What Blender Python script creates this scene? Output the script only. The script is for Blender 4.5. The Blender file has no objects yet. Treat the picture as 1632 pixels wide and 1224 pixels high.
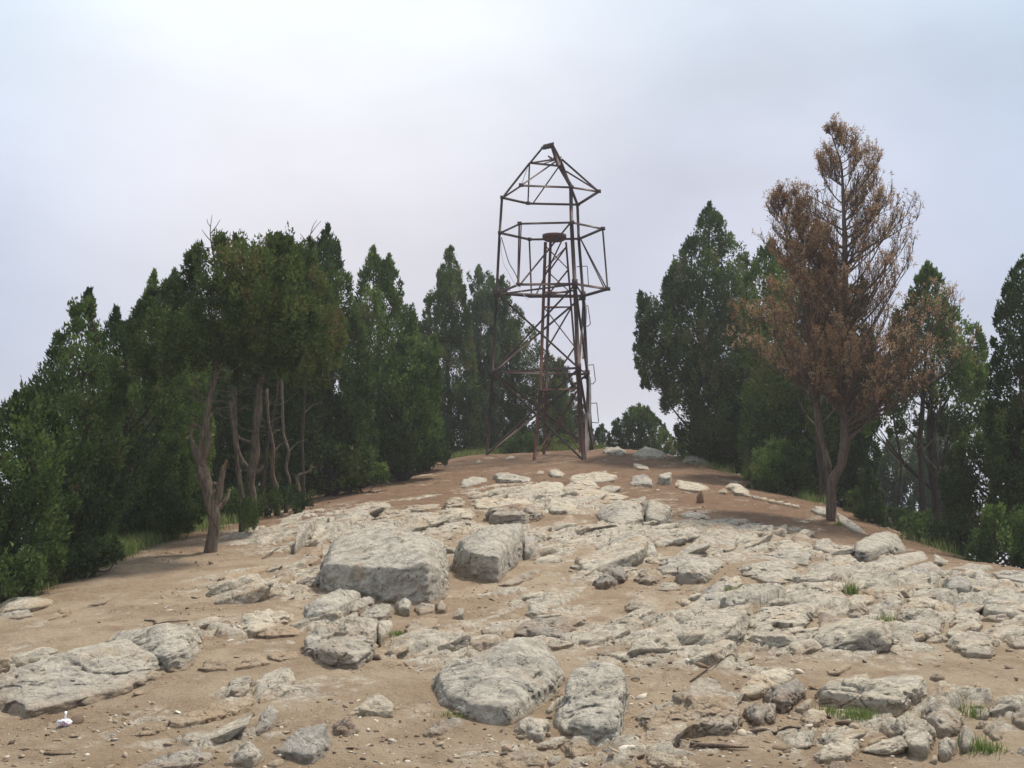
import bpy, bmesh, math, random
import numpy as np
from mathutils import Vector, Matrix

scene = bpy.context.scene
COL = scene.collection
# ------------------------------------------------------------------ camera
FPX = 1750.0; CX = 816.0; CY = 612.0; HORIZON = 682.0; EYE = 1.6
PITCH = math.atan((HORIZON - CY) / FPX)
cam_data = bpy.data.cameras.new("camera")
cam = bpy.data.objects.new("camera", cam_data); COL.objects.link(cam)
cam.location = (0, 0, EYE); cam.rotation_euler = (math.radians(90) + PITCH, 0, 0)
cam_data.sensor_width = 36.0; cam_data.lens = 36.0 * FPX / 1632.0
cam_data.clip_start = 0.05; cam_data.clip_end = 20000
scene.camera = cam
# ------------------------------------------------------------------ world
SUN_EL = math.radians(60); SUN_AZ = math.radians(48)      # azimuth from +Y, positive = right
world = bpy.data.worlds.new("World"); scene.world = world; world.use_nodes = True
nt = world.node_tree; nt.nodes.clear()
def N(tree, t, **kw):
    n = tree.nodes.new(t)
    for k, v in kw.items():
        if k == 'inp':
            for a, b in v.items(): n.inputs[a].default_value = b
        else: setattr(n, k, v)
    return n
out = N(nt, 'ShaderNodeOutputWorld')
sky = N(nt, 'ShaderNodeTexSky', sky_type='NISHITA', sun_disc=False, sun_elevation=SUN_EL, sun_rotation=SUN_AZ)
bg1 = N(nt, 'ShaderNodeBackground', inp={'Strength': 0.012}); nt.links.new(sky.outputs[0], bg1.inputs[0])
tc = N(nt, 'ShaderNodeTexCoord'); sep = N(nt, 'ShaderNodeSeparateXYZ'); nt.links.new(tc.outputs['Generated'], sep.inputs[0])
ramp = N(nt, 'ShaderNodeValToRGB'); nt.links.new(sep.outputs['Z'], ramp.inputs[0])
el = ramp.color_ramp.elements
el[0].position = 0.0; el[0].color = (0.53, 0.525, 0.615, 1)
el[1].position = 1.0; el[1].color = (.95, .98, 1.02, 1)
for p, c in ((0.10, (0.525, 0.525, 0.615, 1)), (0.22, (0.57, 0.585, 0.675, 1)), (0.36, (0.67, 0.735, 0.82, 1)), (0.6, (.74, .79, .84, 1))):
    e = el.new(p); e.color = c
nz = N(nt, 'ShaderNodeTexNoise', inp={'Scale': 2.6, 'Detail': 5.0, 'Roughness': 0.5})
mp = N(nt, 'ShaderNodeMapping', inp={'Location': (3.1, 0.4, 1.7), 'Scale': (1, 1, 2.2)})
nt.links.new(tc.outputs['Generated'], mp.inputs[0]); nt.links.new(mp.outputs[0], nz.inputs['Vector'])
mr = N(nt, 'ShaderNodeMapRange', inp={'From Min': 0.3, 'From Max': 0.7, 'To Min': 0.86, 'To Max': 1.12}); nt.links.new(nz.outputs[0], mr.inputs[0])
# brighter cloud where the hidden sun lights it from behind (soft lobe, upper left)
dotn = N(nt, 'ShaderNodeVectorMath', operation='DOT_PRODUCT')
_d = Vector((-0.22, 1.0, 0.36)).normalized(); dotn.inputs[1].default_value = _d
nrm = N(nt, 'ShaderNodeVectorMath', operation='NORMALIZE'); nt.links.new(tc.outputs['Generated'], nrm.inputs[0]); nt.links.new(nrm.outputs[0], dotn.inputs[0])
lob = N(nt, 'ShaderNodeMapRange', interpolation_type='SMOOTHSTEP', inp={'From Min': 0.93, 'From Max': 1.0, 'To Min': 0.0, 'To Max': 1.0}); nt.links.new(dotn.outputs['Value'], lob.inputs[0])
vm = N(nt, 'ShaderNodeVectorMath', operation='SCALE'); nt.links.new(ramp.outputs[0], vm.inputs[0]); nt.links.new(mr.outputs[0], vm.inputs['Scale'])
mx = N(nt, 'ShaderNodeMix', data_type='RGBA', blend_type='ADD'); nt.links.new(lob.outputs[0], mx.inputs[0])
nt.links.new(vm.outputs[0], mx.inputs[6]); mx.inputs[7].default_value = (0.21, 0.175, 0.13, 1)
# the overcast turns bluer towards both sides
ab = N(nt, 'ShaderNodeMath', operation='ABSOLUTE'); nt.links.new(sep.outputs['X'], ab.inputs[0])
ms = N(nt, 'ShaderNodeMapRange', interpolation_type='SMOOTHSTEP', inp={'From Min': 0.20, 'From Max': 0.50, 'To Min': 0.0, 'To Max': 1.0}); nt.links.new(ab.outputs[0], ms.inputs[0])
mb = N(nt, 'ShaderNodeMix', data_type='RGBA', blend_type='MULTIPLY'); nt.links.new(ms.outputs[0], mb.inputs[0]); nt.links.new(mx.outputs[2], mb.inputs[6]); mb.inputs[7].default_value = (.84, .93, 1.0, 1)
bg2 = N(nt, 'ShaderNodeBackground', inp={'Strength': 1.0}); nt.links.new(mb.outputs[2], bg2.inputs[0])
ad = N(nt, 'ShaderNodeAddShader'); nt.links.new(bg1.outputs[0], ad.inputs[0]); nt.links.new(bg2.outputs[0], ad.inputs[1])
nt.links.new(ad.outputs[0], out.inputs[0])
# ------------------------------------------------------------------ sun (veiled by cloud)
sl = bpy.data.lights.new("sun", 'SUN'); sl.energy = 4.6; sl.angle = math.radians(7); sl.color = (1.0, 0.92, 0.80)
so = bpy.data.objects.new("sun", sl); COL.objects.link(so)
sd = Vector((math.sin(SUN_AZ) * math.cos(SUN_EL), math.cos(SUN_AZ) * math.cos(SUN_EL), math.sin(SUN_EL)))
so.rotation_euler = sd.to_track_quat('Z', 'Y').to_euler(); so.location = (0, 0, 60)
# ------------------------------------------------------------------ exposure
scene.view_settings.view_transform = 'Standard'; scene.view_settings.look = 'None'
scene.view_settings.exposure = 0.06; scene.view_settings.gamma = 1.0; scene.view_settings.use_curve_mapping = False
scene.render.engine = 'CYCLES'
scene.cycles.max_bounces = 6; scene.cycles.diffuse_bounces = 3; scene.cycles.transparent_max_bounces = 8
scene.cycles.volume_bounces = 1

# ================================================================== helpers
rng = np.random.default_rng(7)
random.seed(7)
def hashf(ix, iy, iz=0, s=0):
    n = (ix.astype(np.int64) * 374761393 + iy.astype(np.int64) * 668265263 + np.asarray(iz).astype(np.int64) * 2147483629 + s * 1013904223) & 0xFFFFFFFF
    n = ((n ^ (n >> 13)) * 1274126177) & 0xFFFFFFFF
    n = ((n ^ (n >> 15)) * 2246822519) & 0xFFFFFFFF
    return ((n ^ (n >> 16)) & 0xFFFFFF) / float(0xFFFFFF)
def fade(t): return t * t * t * (t * (t * 6 - 15) + 10)
def noise2(x, y, s=0):
    ix = np.floor(x); iy = np.floor(y); fx = fade(x - ix); fy = fade(y - iy)
    a = hashf(ix, iy, 0, s); b = hashf(ix + 1, iy, 0, s); c = hashf(ix, iy + 1, 0, s); d = hashf(ix + 1, iy + 1, 0, s)
    return (a + (b - a) * fx) * (1 - fy) + (c + (d - c) * fx) * fy * 1.0 - 0.5
def noise3(p, s=0):
    x, y, z = p[:, 0], p[:, 1], p[:, 2]
    ix = np.floor(x); iy = np.floor(y); iz = np.floor(z); fx = fade(x - ix); fy = fade(y - iy); fz = fade(z - iz)
    def L(k):
        a = hashf(ix, iy, iz + k, s); b = hashf(ix + 1, iy, iz + k, s); c = hashf(ix, iy + 1, iz + k, s); d = hashf(ix + 1, iy + 1, iz + k, s)
        return (a + (b - a) * fx) * (1 - fy) + (c + (d - c) * fx) * fy
    return L(0) * (1 - fz) + L(1) * fz - 0.5
def fbm2(x, y, o=4, s=0, g=0.5):
    r = 0; a = 1.0
    for k in range(o): r = r + a * noise2(x * 2 ** k + 17.3 * k, y * 2 ** k - 9.1 * k, s + k); a *= g
    return r
def fbm3(p, o=4, s=0, g=0.5):
    r = 0; a = 1.0
    for k in range(o): r = r + a * noise3(p * 2 ** k + 11.7 * k, s + k); a *= g
    return r
def sstep(a, b, x): t = np.clip((x - a) / (b - a), 0, 1); return t * t * (3 - 2 * t)

def fast_mesh(name, V, F, mat=None, parent=None, loc=None, smooth=False, attrs=None, rel=True):
    """V (n,3) world points, F (m,k) indices -> one linked mesh object"""
    V = np.asarray(V, dtype=np.float32); F = np.asarray(F, dtype=np.int32)
    if loc is None: loc = parent.location if parent is not None else (0, 0, 0)
    if rel: V = V - np.array(loc, dtype=np.float32)
    me = bpy.data.meshes.new(name); k = F.shape[1]
    me.vertices.add(len(V)); me.vertices.foreach_set('co', V.ravel())
    me.loops.add(F.size); me.loops.foreach_set('vertex_index', F.ravel())
    me.polygons.add(len(F)); me.polygons.foreach_set('loop_start', np.arange(0, F.size, k, dtype=np.int32))
    if smooth: me.polygons.foreach_set('use_smooth', np.ones(len(F), dtype=bool))
    me.update(calc_edges=True)
    if attrs:
        for an, (dom, arr) in attrs.items():
            a = me.attributes.new(an, 'FLOAT', dom); a.data.foreach_set('value', np.asarray(arr, dtype=np.float32))
    if mat: me.materials.append(mat)
    o = bpy.data.objects.new(name, me); COL.objects.link(o)
    if parent is not None: o.parent = parent
    else: o.location = loc
    return o
def tag(o, label=None, cat=None, group=None, kind=None):
    if label: o['label'] = label
    if cat: o['category'] = cat
    if group: o['group'] = group
    if kind: o['kind'] = kind
    return o
def empty(name, loc, label, cat, group=None):
    o = bpy.data.objects.new(name, None); COL.objects.link(o); o.location = loc; o.empty_display_size = 0.2
    return tag(o, label, cat, group)

# pixel of the photograph (1632x1224) -> direction / point at world depth d
def pdir(px, py):
    u = (px - CX) / FPX; v = (CY - py) / FPX
    c, s = math.cos(PITCH), math.sin(PITCH)
    y = c - v * s; z = s + v * c
    return np.array((u / y, 1.0, z / y))
def P(px, py, d):
    p = pdir(px, py) * d; p[2] += EYE; return p

# ================================================================== terrain shape
ctrl = []
for px, py, d in ((816,1224,5.2),(816,1100,6.6),(816,1000,8.6),(816,900,12),(816,840,15.5),(816,800,18.5),(816,760,23),(830,735,27),(850,724,29.5),
                  (300,1100,6.4),(300,950,10),(330,890,13),(300,845,16),(50,1150,5.9),(50,1000,8.5),(50,957,10),(500,792,21),(620,757,25),(720,729,29.5),
                  (400,840,16),(560,830,16),(600,900,12),(1320,838,16.5),(1320,803,19.5),(1530,893,15),(1632,905,13),(1632,1000,8.8),(1632,1150,6),(1130,742,26),(980,717,31),
                  (1060,724,29),(1100,850,14.5),(1200,800,19),(1250,950,10),(1400,880,14),(1000,780,21),(200,880,13.2)):
    p = P(px, py, d); ctrl.append((p[0], p[1], p[2]))
ctrl += [(0,0,0),(-4,0,-.02),(4,0,0),(-4,4,0),(4,4,0),(0,-6,-.1),(-8,4,-.3),(8,4,-.1),(-8,-4,-.5),(8,-4,-.5),
         (-7.5,13,-1.0),(-8.5,18,-1.5),(-8,24,-1.6),(-6,29,-1.3),(-3.5,34,-.7),(-5.5,9,-.35),(-10,12,-2),
         (1,36,.15),(4,36,-.2),(7.5,31,-.9),(9.5,24,-1.6),(10,18,-1.7),(9.5,13,-1.2),(12,10,-1.5),
         (-12,24,-3.4),(12,28,-3.3),(0,42,-2.2),(-7,38,-2.6),(7,39,-2.6),(15,18,-3.6),(-14,14,-4)]
ctrl = np.array(ctrl)
def _tps(r2): return 0.5 * r2 * np.log(r2 + 1e-9)
_n = len(ctrl); _d2 = ((ctrl[:, None, :2] - ctrl[None, :, :2]) ** 2).sum(-1)
_K = _tps(_d2) + np.eye(_n) * 0.6; _Pm = np.c_[np.ones(_n), ctrl[:, :2]]
_A = np.block([[_K, _Pm], [_Pm.T, np.zeros((3, 3))]]); _W = np.linalg.solve(_A, np.r_[ctrl[:, 2], 0, 0, 0])
def base_z(x, y):
    x = np.asarray(x, float); y = np.asarray(y, float); z = _W[_n] + _W[_n + 1] * x + _W[_n + 2] * y
    for i in range(_n): z = z + _W[i] * _tps((x - ctrl[i, 0]) ** 2 + (y - ctrl[i, 1]) ** 2)
    rr = np.sqrt(x ** 2 + (y - 15) ** 2); w = sstep(17, 28, rr)
    far = -1.6 - 0.42 * np.clip(rr - 20, 0, 420) + 6 * fbm2(x / 60, y / 60, 3, 5) * sstep(40, 120, rr)
    return z * (1 - w) + far * w
def soil_z(x, y):
    x = np.asarray(x, float); y = np.asarray(y, float)
    return base_z(x, y) + 0.035 * fbm2(x / 0.9, y / 0.9, 3, 21) + 0.016 * fbm2(x / 0.12, y / 0.12, 3, 31)
def ray_ground(px, py, h=0.0, dmax=60):
    d = np.exp(np.linspace(math.log(2.5), math.log(dmax), 900)); dr = pdir(px, py)
    g = dr[2] * d + EYE - (base_z(dr[0] * d, d) + h)
    k = np.where(g < 0)[0]
    if len(k) == 0: k = [int(np.argmin(g))]
    i = max(int(k[0]), 1); t = g[i - 1] / (g[i - 1] - g[i] + 1e-9); t = min(max(t, 0), 1)
    dd = d[i - 1] + (d[i] - d[i - 1]) * t
    return dr * dd + np.array((0, 0, EYE))
# bedrock field: fractured blocks that surface where the cover is thin
zones = [(1300,960,1.3,.9,.16),(1110,1000,.8,.8,.13),(930,1010,.9,.7,.10),(1250,1020,.8,.6,.12),(1000,850,1.5,1.5,.13),(900,795,1.6,2.2,.14),(1150,850,1.2,1.5,.14),
         (450,930,.8,1.4,.12),(690,1030,.6,.8,.10),(120,1070,.9,.7,.11),(410,1105,.4,.6,.07),(1450,925,1.2,1.4,.15),(860,965,.7,.9,.06),(1560,960,.8,.8,.14),(1400,1010,1.,.5,.13),
         (580,840,1.6,2.4,.12),(1500,1130,.6,.5,.12),(1180,1120,.5,.35,.05),(1000,900,1.2,1.,.09),(420,1000,.7,.6,.09),(860,1200,.6,.4,.06),(1240,880,1.3,1.2,.14),(1560,1000,.6,.8,.1),
         (350,1150,.6,.5,.075),(950,1190,.6,.4,.08),(1090,1050,.8,.4,.085),(1330,1190,.5,.3,.08),(620,1140,.4,.3,.06),(800,880,.8,1.0,.09)]
zw = [(ray_ground(a, b), sx, sy, w) for a, b, sx, sy, w in zones]
def bed_off(x, y):
    m = np.full(np.shape(x), -0.058)
    acc = np.zeros(np.shape(x))
    for p, sx, sy, w in zw: acc = np.maximum(acc, (w * 1.0 + .015) * np.exp(-(((x - p[0]) / sx) ** 2 + ((y - p[1]) / sy) ** 2)))
    return m + acc
def worley(u, v, s):
    iu = np.floor(u); iv = np.floor(v); f1 = np.full(u.shape, 9.); f2 = np.full(u.shape, 9.); hid = np.zeros(u.shape); cu = np.zeros(u.shape); cv = np.zeros(u.shape)
    for a in (-1, 0, 1):
        for b in (-1, 0, 1):
            gx = iu + a; gy = iv + b; qx = gx + hashf(gx, gy, 0, s); qy = gy + hashf(gx, gy, 0, s + 1)
            d = np.hypot(u - qx, v - qy); m = d < f1
            f2 = np.where(m, f1, np.minimum(f2, d)); f1 = np.where(m, d, f1)
            hid = np.where(m, hashf(gx, gy, 0, s + 2), hid); cu = np.where(m, qx, cu); cv = np.where(m, qy, cv)
    return f1, f2, hid, cu, cv
ROCK_FOOT = []      # (x, y, radius) of the loose rocks: the bedrock lies lower beneath them
def bed_z(x, y):
    x = np.asarray(x, float); y = np.asarray(y, float)
    wx = x + 0.10 * fbm2(x / .35, y / .35, 3, 51); wy = y + 0.10 * fbm2(x / .35 + 40, y / .35, 3, 52)
    c, s = math.cos(math.radians(55)), math.sin(math.radians(55))
    u = (wx * c + wy * s); v = (-wx * s + wy * c)
    f1, f2, h, cu, cv = worley(u / 0.80, v / 0.45, 61)
    cu = cu * .80; cv = cv * .45; cx_ = cu * c - cv * s; cy_ = cu * s + cv * c; hr = hashf(np.round(h * 9999), np.round(h * 777), 0, 3)
    # plates dip to the lower left and break off on the side facing right and down the hill
    z = (h - .5) * .075 + (.03 + .07 * hr) * (wx - cx_) - (.01 + .05 * hr) * (wy - cy_)
    z = z - .05 * np.exp(-((f2 - f1) / .05) ** 2)
    g1, g2, h2, gu, gv = worley(u / 0.27, v / 0.13, 71)
    gx_ = gu * .27 * c - gv * .13 * s; gy_ = gu * .27 * s + gv * .13 * c
    z = z + (h2 - .5) * .022 + .05 * (wx - gx_) - .06 * (wy - gy_) - .018 * np.exp(-((g2 - g1) / .07) ** 2) * (h2 > .3)
    k1, k2, h3, cu3, cv3 = worley(u / 0.10 + 3, v / 0.06, 75)
    z = z + (h3 - .5) * .012 - .006 * np.exp(-((k2 - k1) / .12) ** 2)
    z = z + .013 * fbm2(x / .16, y / .16, 5, 81, .6)
    for (qx, qy, qr) in ROCK_FOOT:
        m = (np.abs(x - qx) < qr * 2.2) & (np.abs(y - qy) < qr * 2.2)
        if m.any(): z[m] -= .085 * np.exp(-(((x[m] - qx) ** 2 + (y[m] - qy) ** 2) / (qr * qr)) ** 2)
    return base_z(x, y) + bed_off(x, y) + z
def ground_z(x, y):
    s = soil_z(x, y); b = bed_z(x, y); m = np.hypot(x, y) < 32
    d = np.where(m, b - s, -1.0)
    return np.maximum(s, np.where(m, b, s - 1)), d
# ================================================================== materials
def newmat(name):
    m = bpy.data.materials.new(name); m.use_nodes = True; t = m.node_tree; b = t.nodes['Principled BSDF']; b.inputs['Specular IOR Level'].default_value = 0.25
    return m, t, b
def noise_n(t, vec, scale, detail=5, rough=.6):
    n = N(t, 'ShaderNodeTexNoise', inp={'Scale': scale, 'Detail': detail, 'Roughness': rough}); t.links.new(vec, n.inputs['Vector']); return n.outputs[0]
def ramp_n(t, fac, stops):
    r = N(t, 'ShaderNodeValToRGB'); e = r.color_ramp.elements
    e[0].position, e[0].color = stops[0][0], (*stops[0][1], 1); e[1].position, e[1].color = stops[-1][0], (*stops[-1][1], 1)
    for p, c in stops[1:-1]: q = e.new(p); q.color = (*c, 1)
    t.links.new(fac, r.inputs[0]); return r.outputs[0]
def mix_n(t, fac, a, b, mode='MIX'):
    m = N(t, 'ShaderNodeMix', data_type='RGBA', blend_type=mode)
    if isinstance(fac, float): m.inputs[0].default_value = fac
    else: t.links.new(fac, m.inputs[0])
    for i, v in ((6, a), (7, b)):
        if isinstance(v, tuple): m.inputs[i].default_value = (*v, 1)
        else: t.links.new(v, m.inputs[i])
    return m.outputs[2]
def math_n(t, op, a, b=None, clamp=False):
    m = N(t, 'ShaderNodeMath', operation=op, use_clamp=clamp)
    for i, v in enumerate((a, b)):
        if v is None: continue
        if isinstance(v, (int, float)): m.inputs[i].default_value = v
        else: t.links.new(v, m.inputs[i])
    return m.outputs[0]
def maprange(t, v, a, b, c=0., d=1.):
    m = N(t, 'ShaderNodeMapRange', interpolation_type='SMOOTHSTEP', inp={'From Min': a, 'From Max': b, 'To Min': c, 'To Max': d}); t.links.new(v, m.inputs[0]); return m.outputs[0]
def bump_n(t, h, strength, dist, bsdf, prev=None):
    b = N(t, 'ShaderNodeBump', inp={'Strength': strength, 'Distance': dist}); t.links.new(h, b.inputs['Height'])
    if prev: t.links.new(prev, b.inputs['Normal'])
    t.links.new(b.outputs[0], bsdf.inputs['Normal']); return b.outputs[0]

def rock_color(t, pos, pale, tan, dark, tanw=0.5, darkw=0.5):
    n1 = noise_n(t, pos, 2.2, 6, .65); n2 = noise_n(t, pos, 9, 6, .7); n3 = noise_n(t, pos, 38, 5, .8); n4 = noise_n(t, pos, 5.3, 7, .72)
    n5 = noise_n(t, pos, 20, 5, .75)
    c = mix_n(t, maprange(t, n2, .40, .60), tuple(v * .76 for v in pale), tuple(min(1, v * 1.10) for v in pale))
    c = mix_n(t, maprange(t, n1, .62 - .22 * tanw, .76 - .2 * tanw, 0., .85), c, tan)
    n6 = noise_n(t, pos, 1.3, 4, .55); c = mix_n(t, maprange(t, n6, .48, .64, 0., .30), c, mix_n(t, maprange(t, n2, .40, .60), (.30, .29, .27), (.45, .425, .38)))
    c = mix_n(t, math_n(t, 'MULTIPLY', maprange(t, n5, .54, .68), .75), c, tuple(min(1, v * 1.38) for v in pale))
    c = mix_n(t, math_n(t, 'MULTIPLY', maprange(t, n5, .46, .34), .55), c, tuple((v + w) * .36 for v, w in zip(dark, tan)))
    dk = math_n(t, 'MULTIPLY', maprange(t, n4, .62 - .12 * darkw, .74 - .1 * darkw), maprange(t, n3, .36, .60))
    c = mix_n(t, math_n(t, 'MULTIPLY', dk, .72), c, dark)
    # hairline fractures
    wv = N(t, 'ShaderNodeTexNoise', inp={'Scale': 6.0, 'Detail': 4.0}); t.links.new(pos, wv.inputs['Vector'])
    wa = N(t, 'ShaderNodeVectorMath', operation='MULTIPLY_ADD'); wa.inputs[1].default_value = (.22, .22, .22); t.links.new(wv.outputs['Color'], wa.inputs[0]); t.links.new(pos, wa.inputs[2])
    vc = N(t, 'ShaderNodeTexVoronoi', feature='DISTANCE_TO_EDGE', inp={'Scale': 5.5}); t.links.new(wa.outputs[0], vc.inputs['Vector'])
    ck = math_n(t, 'MULTIPLY', maprange(t, vc.outputs['Distance'], .030, .008), maprange(t, n4, .46, .56))
    c = mix_n(t, math_n(t, 'MULTIPLY', ck, .75), c, tuple(v_ * .6 for v_ in dark))
    # fine black lichen specks / pits
    v = N(t, 'ShaderNodeTexVoronoi', inp={'Scale': 55.0}); t.links.new(pos, v.inputs['Vector'])
    sp = math_n(t, 'MULTIPLY', maprange(t, v.outputs['Distance'], .30, .12), maprange(t, n2, .50, .66))
    c = mix_n(t, math_n(t, 'MULTIPLY', sp, .6), c, tuple(v_ * .8 for v_ in dark))
    return c, n1, n2, n3, n4
def soil_color(t, pos):
    a = noise_n(t, pos, .9, 6, .65); b = noise_n(t, pos, 3.5, 6, .7); c = noise_n(t, pos, 34, 6, .85)
    col = mix_n(t, maprange(t, a, .42, .58), (.292, .217, .146), (.368, .290, .205))
    col = mix_n(t, math_n(t, 'MULTIPLY', maprange(t, b, .48, .70), .75), col, (.215, .148, .098))
    col = mix_n(t, math_n(t, 'MULTIPLY', maprange(t, c, .50, .66), .55), col, (.38, .30, .22))
    col = mix_n(t, math_n(t, 'MULTIPLY', maprange(t, c, .46, .32), .65), col, (.17, .11, .07))
    return col, b, c
def rock_mat(name, pale, tan, dark, tanw, darkw):
    m, t, b = newmat(name); g = N(t, 'ShaderNodeTexCoord'); oi = N(t, 'ShaderNodeObjectInfo')
    va = N(t, 'ShaderNodeVectorMath', operation='MULTIPLY_ADD'); va.inputs[1].default_value = (1, 1, 1.25)
    t.links.new(g.outputs['Object'], va.inputs[0])
    cb = N(t, 'ShaderNodeCombineXYZ'); r = math_n(t, 'MULTIPLY', oi.outputs['Random'], 57.); t.links.new(r, cb.inputs[0]); t.links.new(r, cb.inputs[2]); t.links.new(cb.outputs[0], va.inputs[2])
    pos = va.outputs[0]
    c, n1, n2, n3, n4 = rock_color(t, pos, pale, tan, dark, tanw, darkw)
    # soil clinging to the foot of the stone
    at = N(t, 'ShaderNodeAttribute', attribute_name='foot')
    sc, _, _ = soil_color(t, pos)
    ft = math_n(t, 'ADD', at.outputs['Fac'], math_n(t, 'MULTIPLY', math_n(t, 'SUBTRACT', n2, .5), .9), True)
    c = mix_n(t, maprange(t, ft, .55, 1.0, 0., .85), c, mix_n(t, .5, sc, tan))
    # per-stone value
    c = mix_n(t, 1.0, c, ramp_n(t, oi.outputs['Random'], ((0., (.86, .86, .88)), (.5, (1, .99, .97)), (1., (1.08, 1.05, 1.0)))), 'MULTIPLY')
    t.links.new(c, b.inputs['Base Color']); b.inputs['Roughness'].default_value = .93
    h = math_n(t, 'ADD', math_n(t, 'MULTIPLY', n2, 1.6), math_n(t, 'MULTIPLY', n3, .8)); h = math_n(t, 'ADD', h, math_n(t, 'MULTIPLY', n4, 1.2))
    bump_n(t, h, .9, .038, b)
    return m
MR = {'p': rock_mat('limestone_pale', (.53, .475, .385), (.43, .32, .215), (.13, .12, .10), .5, .6),
      'g': rock_mat('limestone_grey', (.48, .44, .372), (.43, .34, .25), (.10, .105, .10), .35, .85),
      't': rock_mat('limestone_tan', (.43, .375, .30), (.37, .27, .18), (.16, .14, .11), .9, .4),
      'd': rock_mat('limestone_dark', (.37, .33, .28), (.30, .20, .13), (.08, .07, .06), .6, .9)}
def ground_mat():
    m, t, b = newmat('hill_soil_and_bedrock'); g = N(t, 'ShaderNodeNewGeometry'); pos = g.outputs['Position']
    sc, sb, scf = soil_color(t, pos)
    rc, n1, n2, n3, n4 = rock_color(t, pos, (.49, .44, .358), (.39, .295, .205), (.13, .12, .10), .55, .6)
    at = N(t, 'ShaderNodeAttribute', attribute_name='rock')
    f = maprange(t, math_n(t, 'ADD', at.outputs['Fac'], math_n(t, 'MULTIPLY', math_n(t, 'SUBTRACT', n2, .5), .14)), -.035, .035)
    fg = N(t, 'ShaderNodeAttribute', attribute_name='litter')
    lc = mix_n(t, maprange(t, sb, .4, .6), (.055, .045, .028), (.05, .065, .025))
    # ridge soil is redder and darker, trodden soil near is paler
    rd = N(t, 'ShaderNodeAttribute', attribute_name='red')
    sc2 = mix_n(t, rd.outputs['Fac'], sc, mix_n(t, maprange(t, sb, .35, .65), (.20, .125, .08), (.145, .088, .056)))
    sc2 = mix_n(t, fg.outputs['Fac'], sc2, lc)
    # pale pebbles pressed in the soil
    v = N(t, 'ShaderNodeTexVoronoi', inp={'Scale': 26.0, 'Randomness': 1.0}); t.links.new(pos, v.inputs['Vector'])
    sepc = N(t, 'ShaderNodeSeparateColor'); t.links.new(v.outputs['Color'], sepc.inputs[0])
    pb = math_n(t, 'MULTIPLY', maprange(t, v.outputs['Distance'], .30, .18), math_n(t, 'GREATER_THAN', sepc.outputs[0], .80))
    pb = math_n(t, 'MULTIPLY', pb, maprange(t, sb, .42, .56))
    sc2 = mix_n(t, math_n(t, 'MULTIPLY', pb, .75), sc2, (.52, .44, .34))
    c = mix_n(t, f, sc2, rc); t.links.new(c, b.inputs['Base Color']); b.inputs['Roughness'].default_value = .96; b.inputs['Specular IOR Level'].default_value = .1
    h = math_n(t, 'ADD', math_n(t, 'MULTIPLY', sb, .8), math_n(t, 'MULTIPLY', scf, .35)); h = math_n(t, 'ADD', h, math_n(t, 'MULTIPLY', pb, .5))
    h = math_n(t, 'ADD', h, math_n(t, 'MULTIPLY', n3, .4)); h = math_n(t, 'ADD', h, math_n(t, 'MULTIPLY', n2, .6))
    bump_n(t, h, 1.0, .05, b)
    return m
def bark_mat(name, a, bcol, c):
    m, t, b = newmat(name); g = N(t, 'ShaderNodeTexCoord'); mp = N(t, 'ShaderNodeMapping', inp={'Scale': (9, 9, 1.3)}); t.links.new(g.outputs['Object'], mp.inputs[0])
    n = noise_n(t, mp.outputs[0], 4, 6, .7); n2 = noise_n(t, g.outputs['Object'], 3, 4, .6)
    col = mix_n(t, maprange(t, n, .35, .65), a, bcol); col = mix_n(t, maprange(t, n2, .56, .66), col, c); t.links.new(col, b.inputs['Base Color'])
    b.inputs['Roughness'].default_value = .9; bump_n(t, n, .9, .03, b); return m
M_BARK = bark_mat('bark_brown', (.075, .050, .036), (.155, .115, .088), (.12, .07, .045))
M_BARKW = bark_mat('bark_weathered', (.07, .052, .038), (.21, .165, .115), (.14, .085, .05))
M_BARKD = bark_mat('bark_dark', (.035, .027, .02), (.085, .066, .05), (.06, .04, .03))
M_TORN = bark_mat('torn_orange_wood', (.16, .085, .045), (.26, .15, .08), (.10, .06, .035))
M_TWIG = bark_mat('dead_twig', (.11, .085, .065), (.24, .20, .16), (.14, .09, .06))
def leaf_mat(name, cols, trans=.25):
    m, t, b = newmat(name); at = N(t, 'ShaderNodeAttribute', attribute_name='tint')
    c = ramp_n(t, at.outputs['Fac'], cols); t.links.new(c, b.inputs['Base Color']); b.inputs['Roughness'].default_value = .75; b.inputs['Specular IOR Level'].default_value = .15
    tr = N(t, 'ShaderNodeBsdfTranslucent'); t.links.new(c, tr.inputs[0]); ms = N(t, 'ShaderNodeMixShader', inp={0: trans})
    o = t.nodes['Material Output']; t.links.new(b.outputs[0], ms.inputs[1]); t.links.new(tr.outputs[0], ms.inputs[2]); t.links.new(ms.outputs[0], o.inputs[0]); return m
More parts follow.
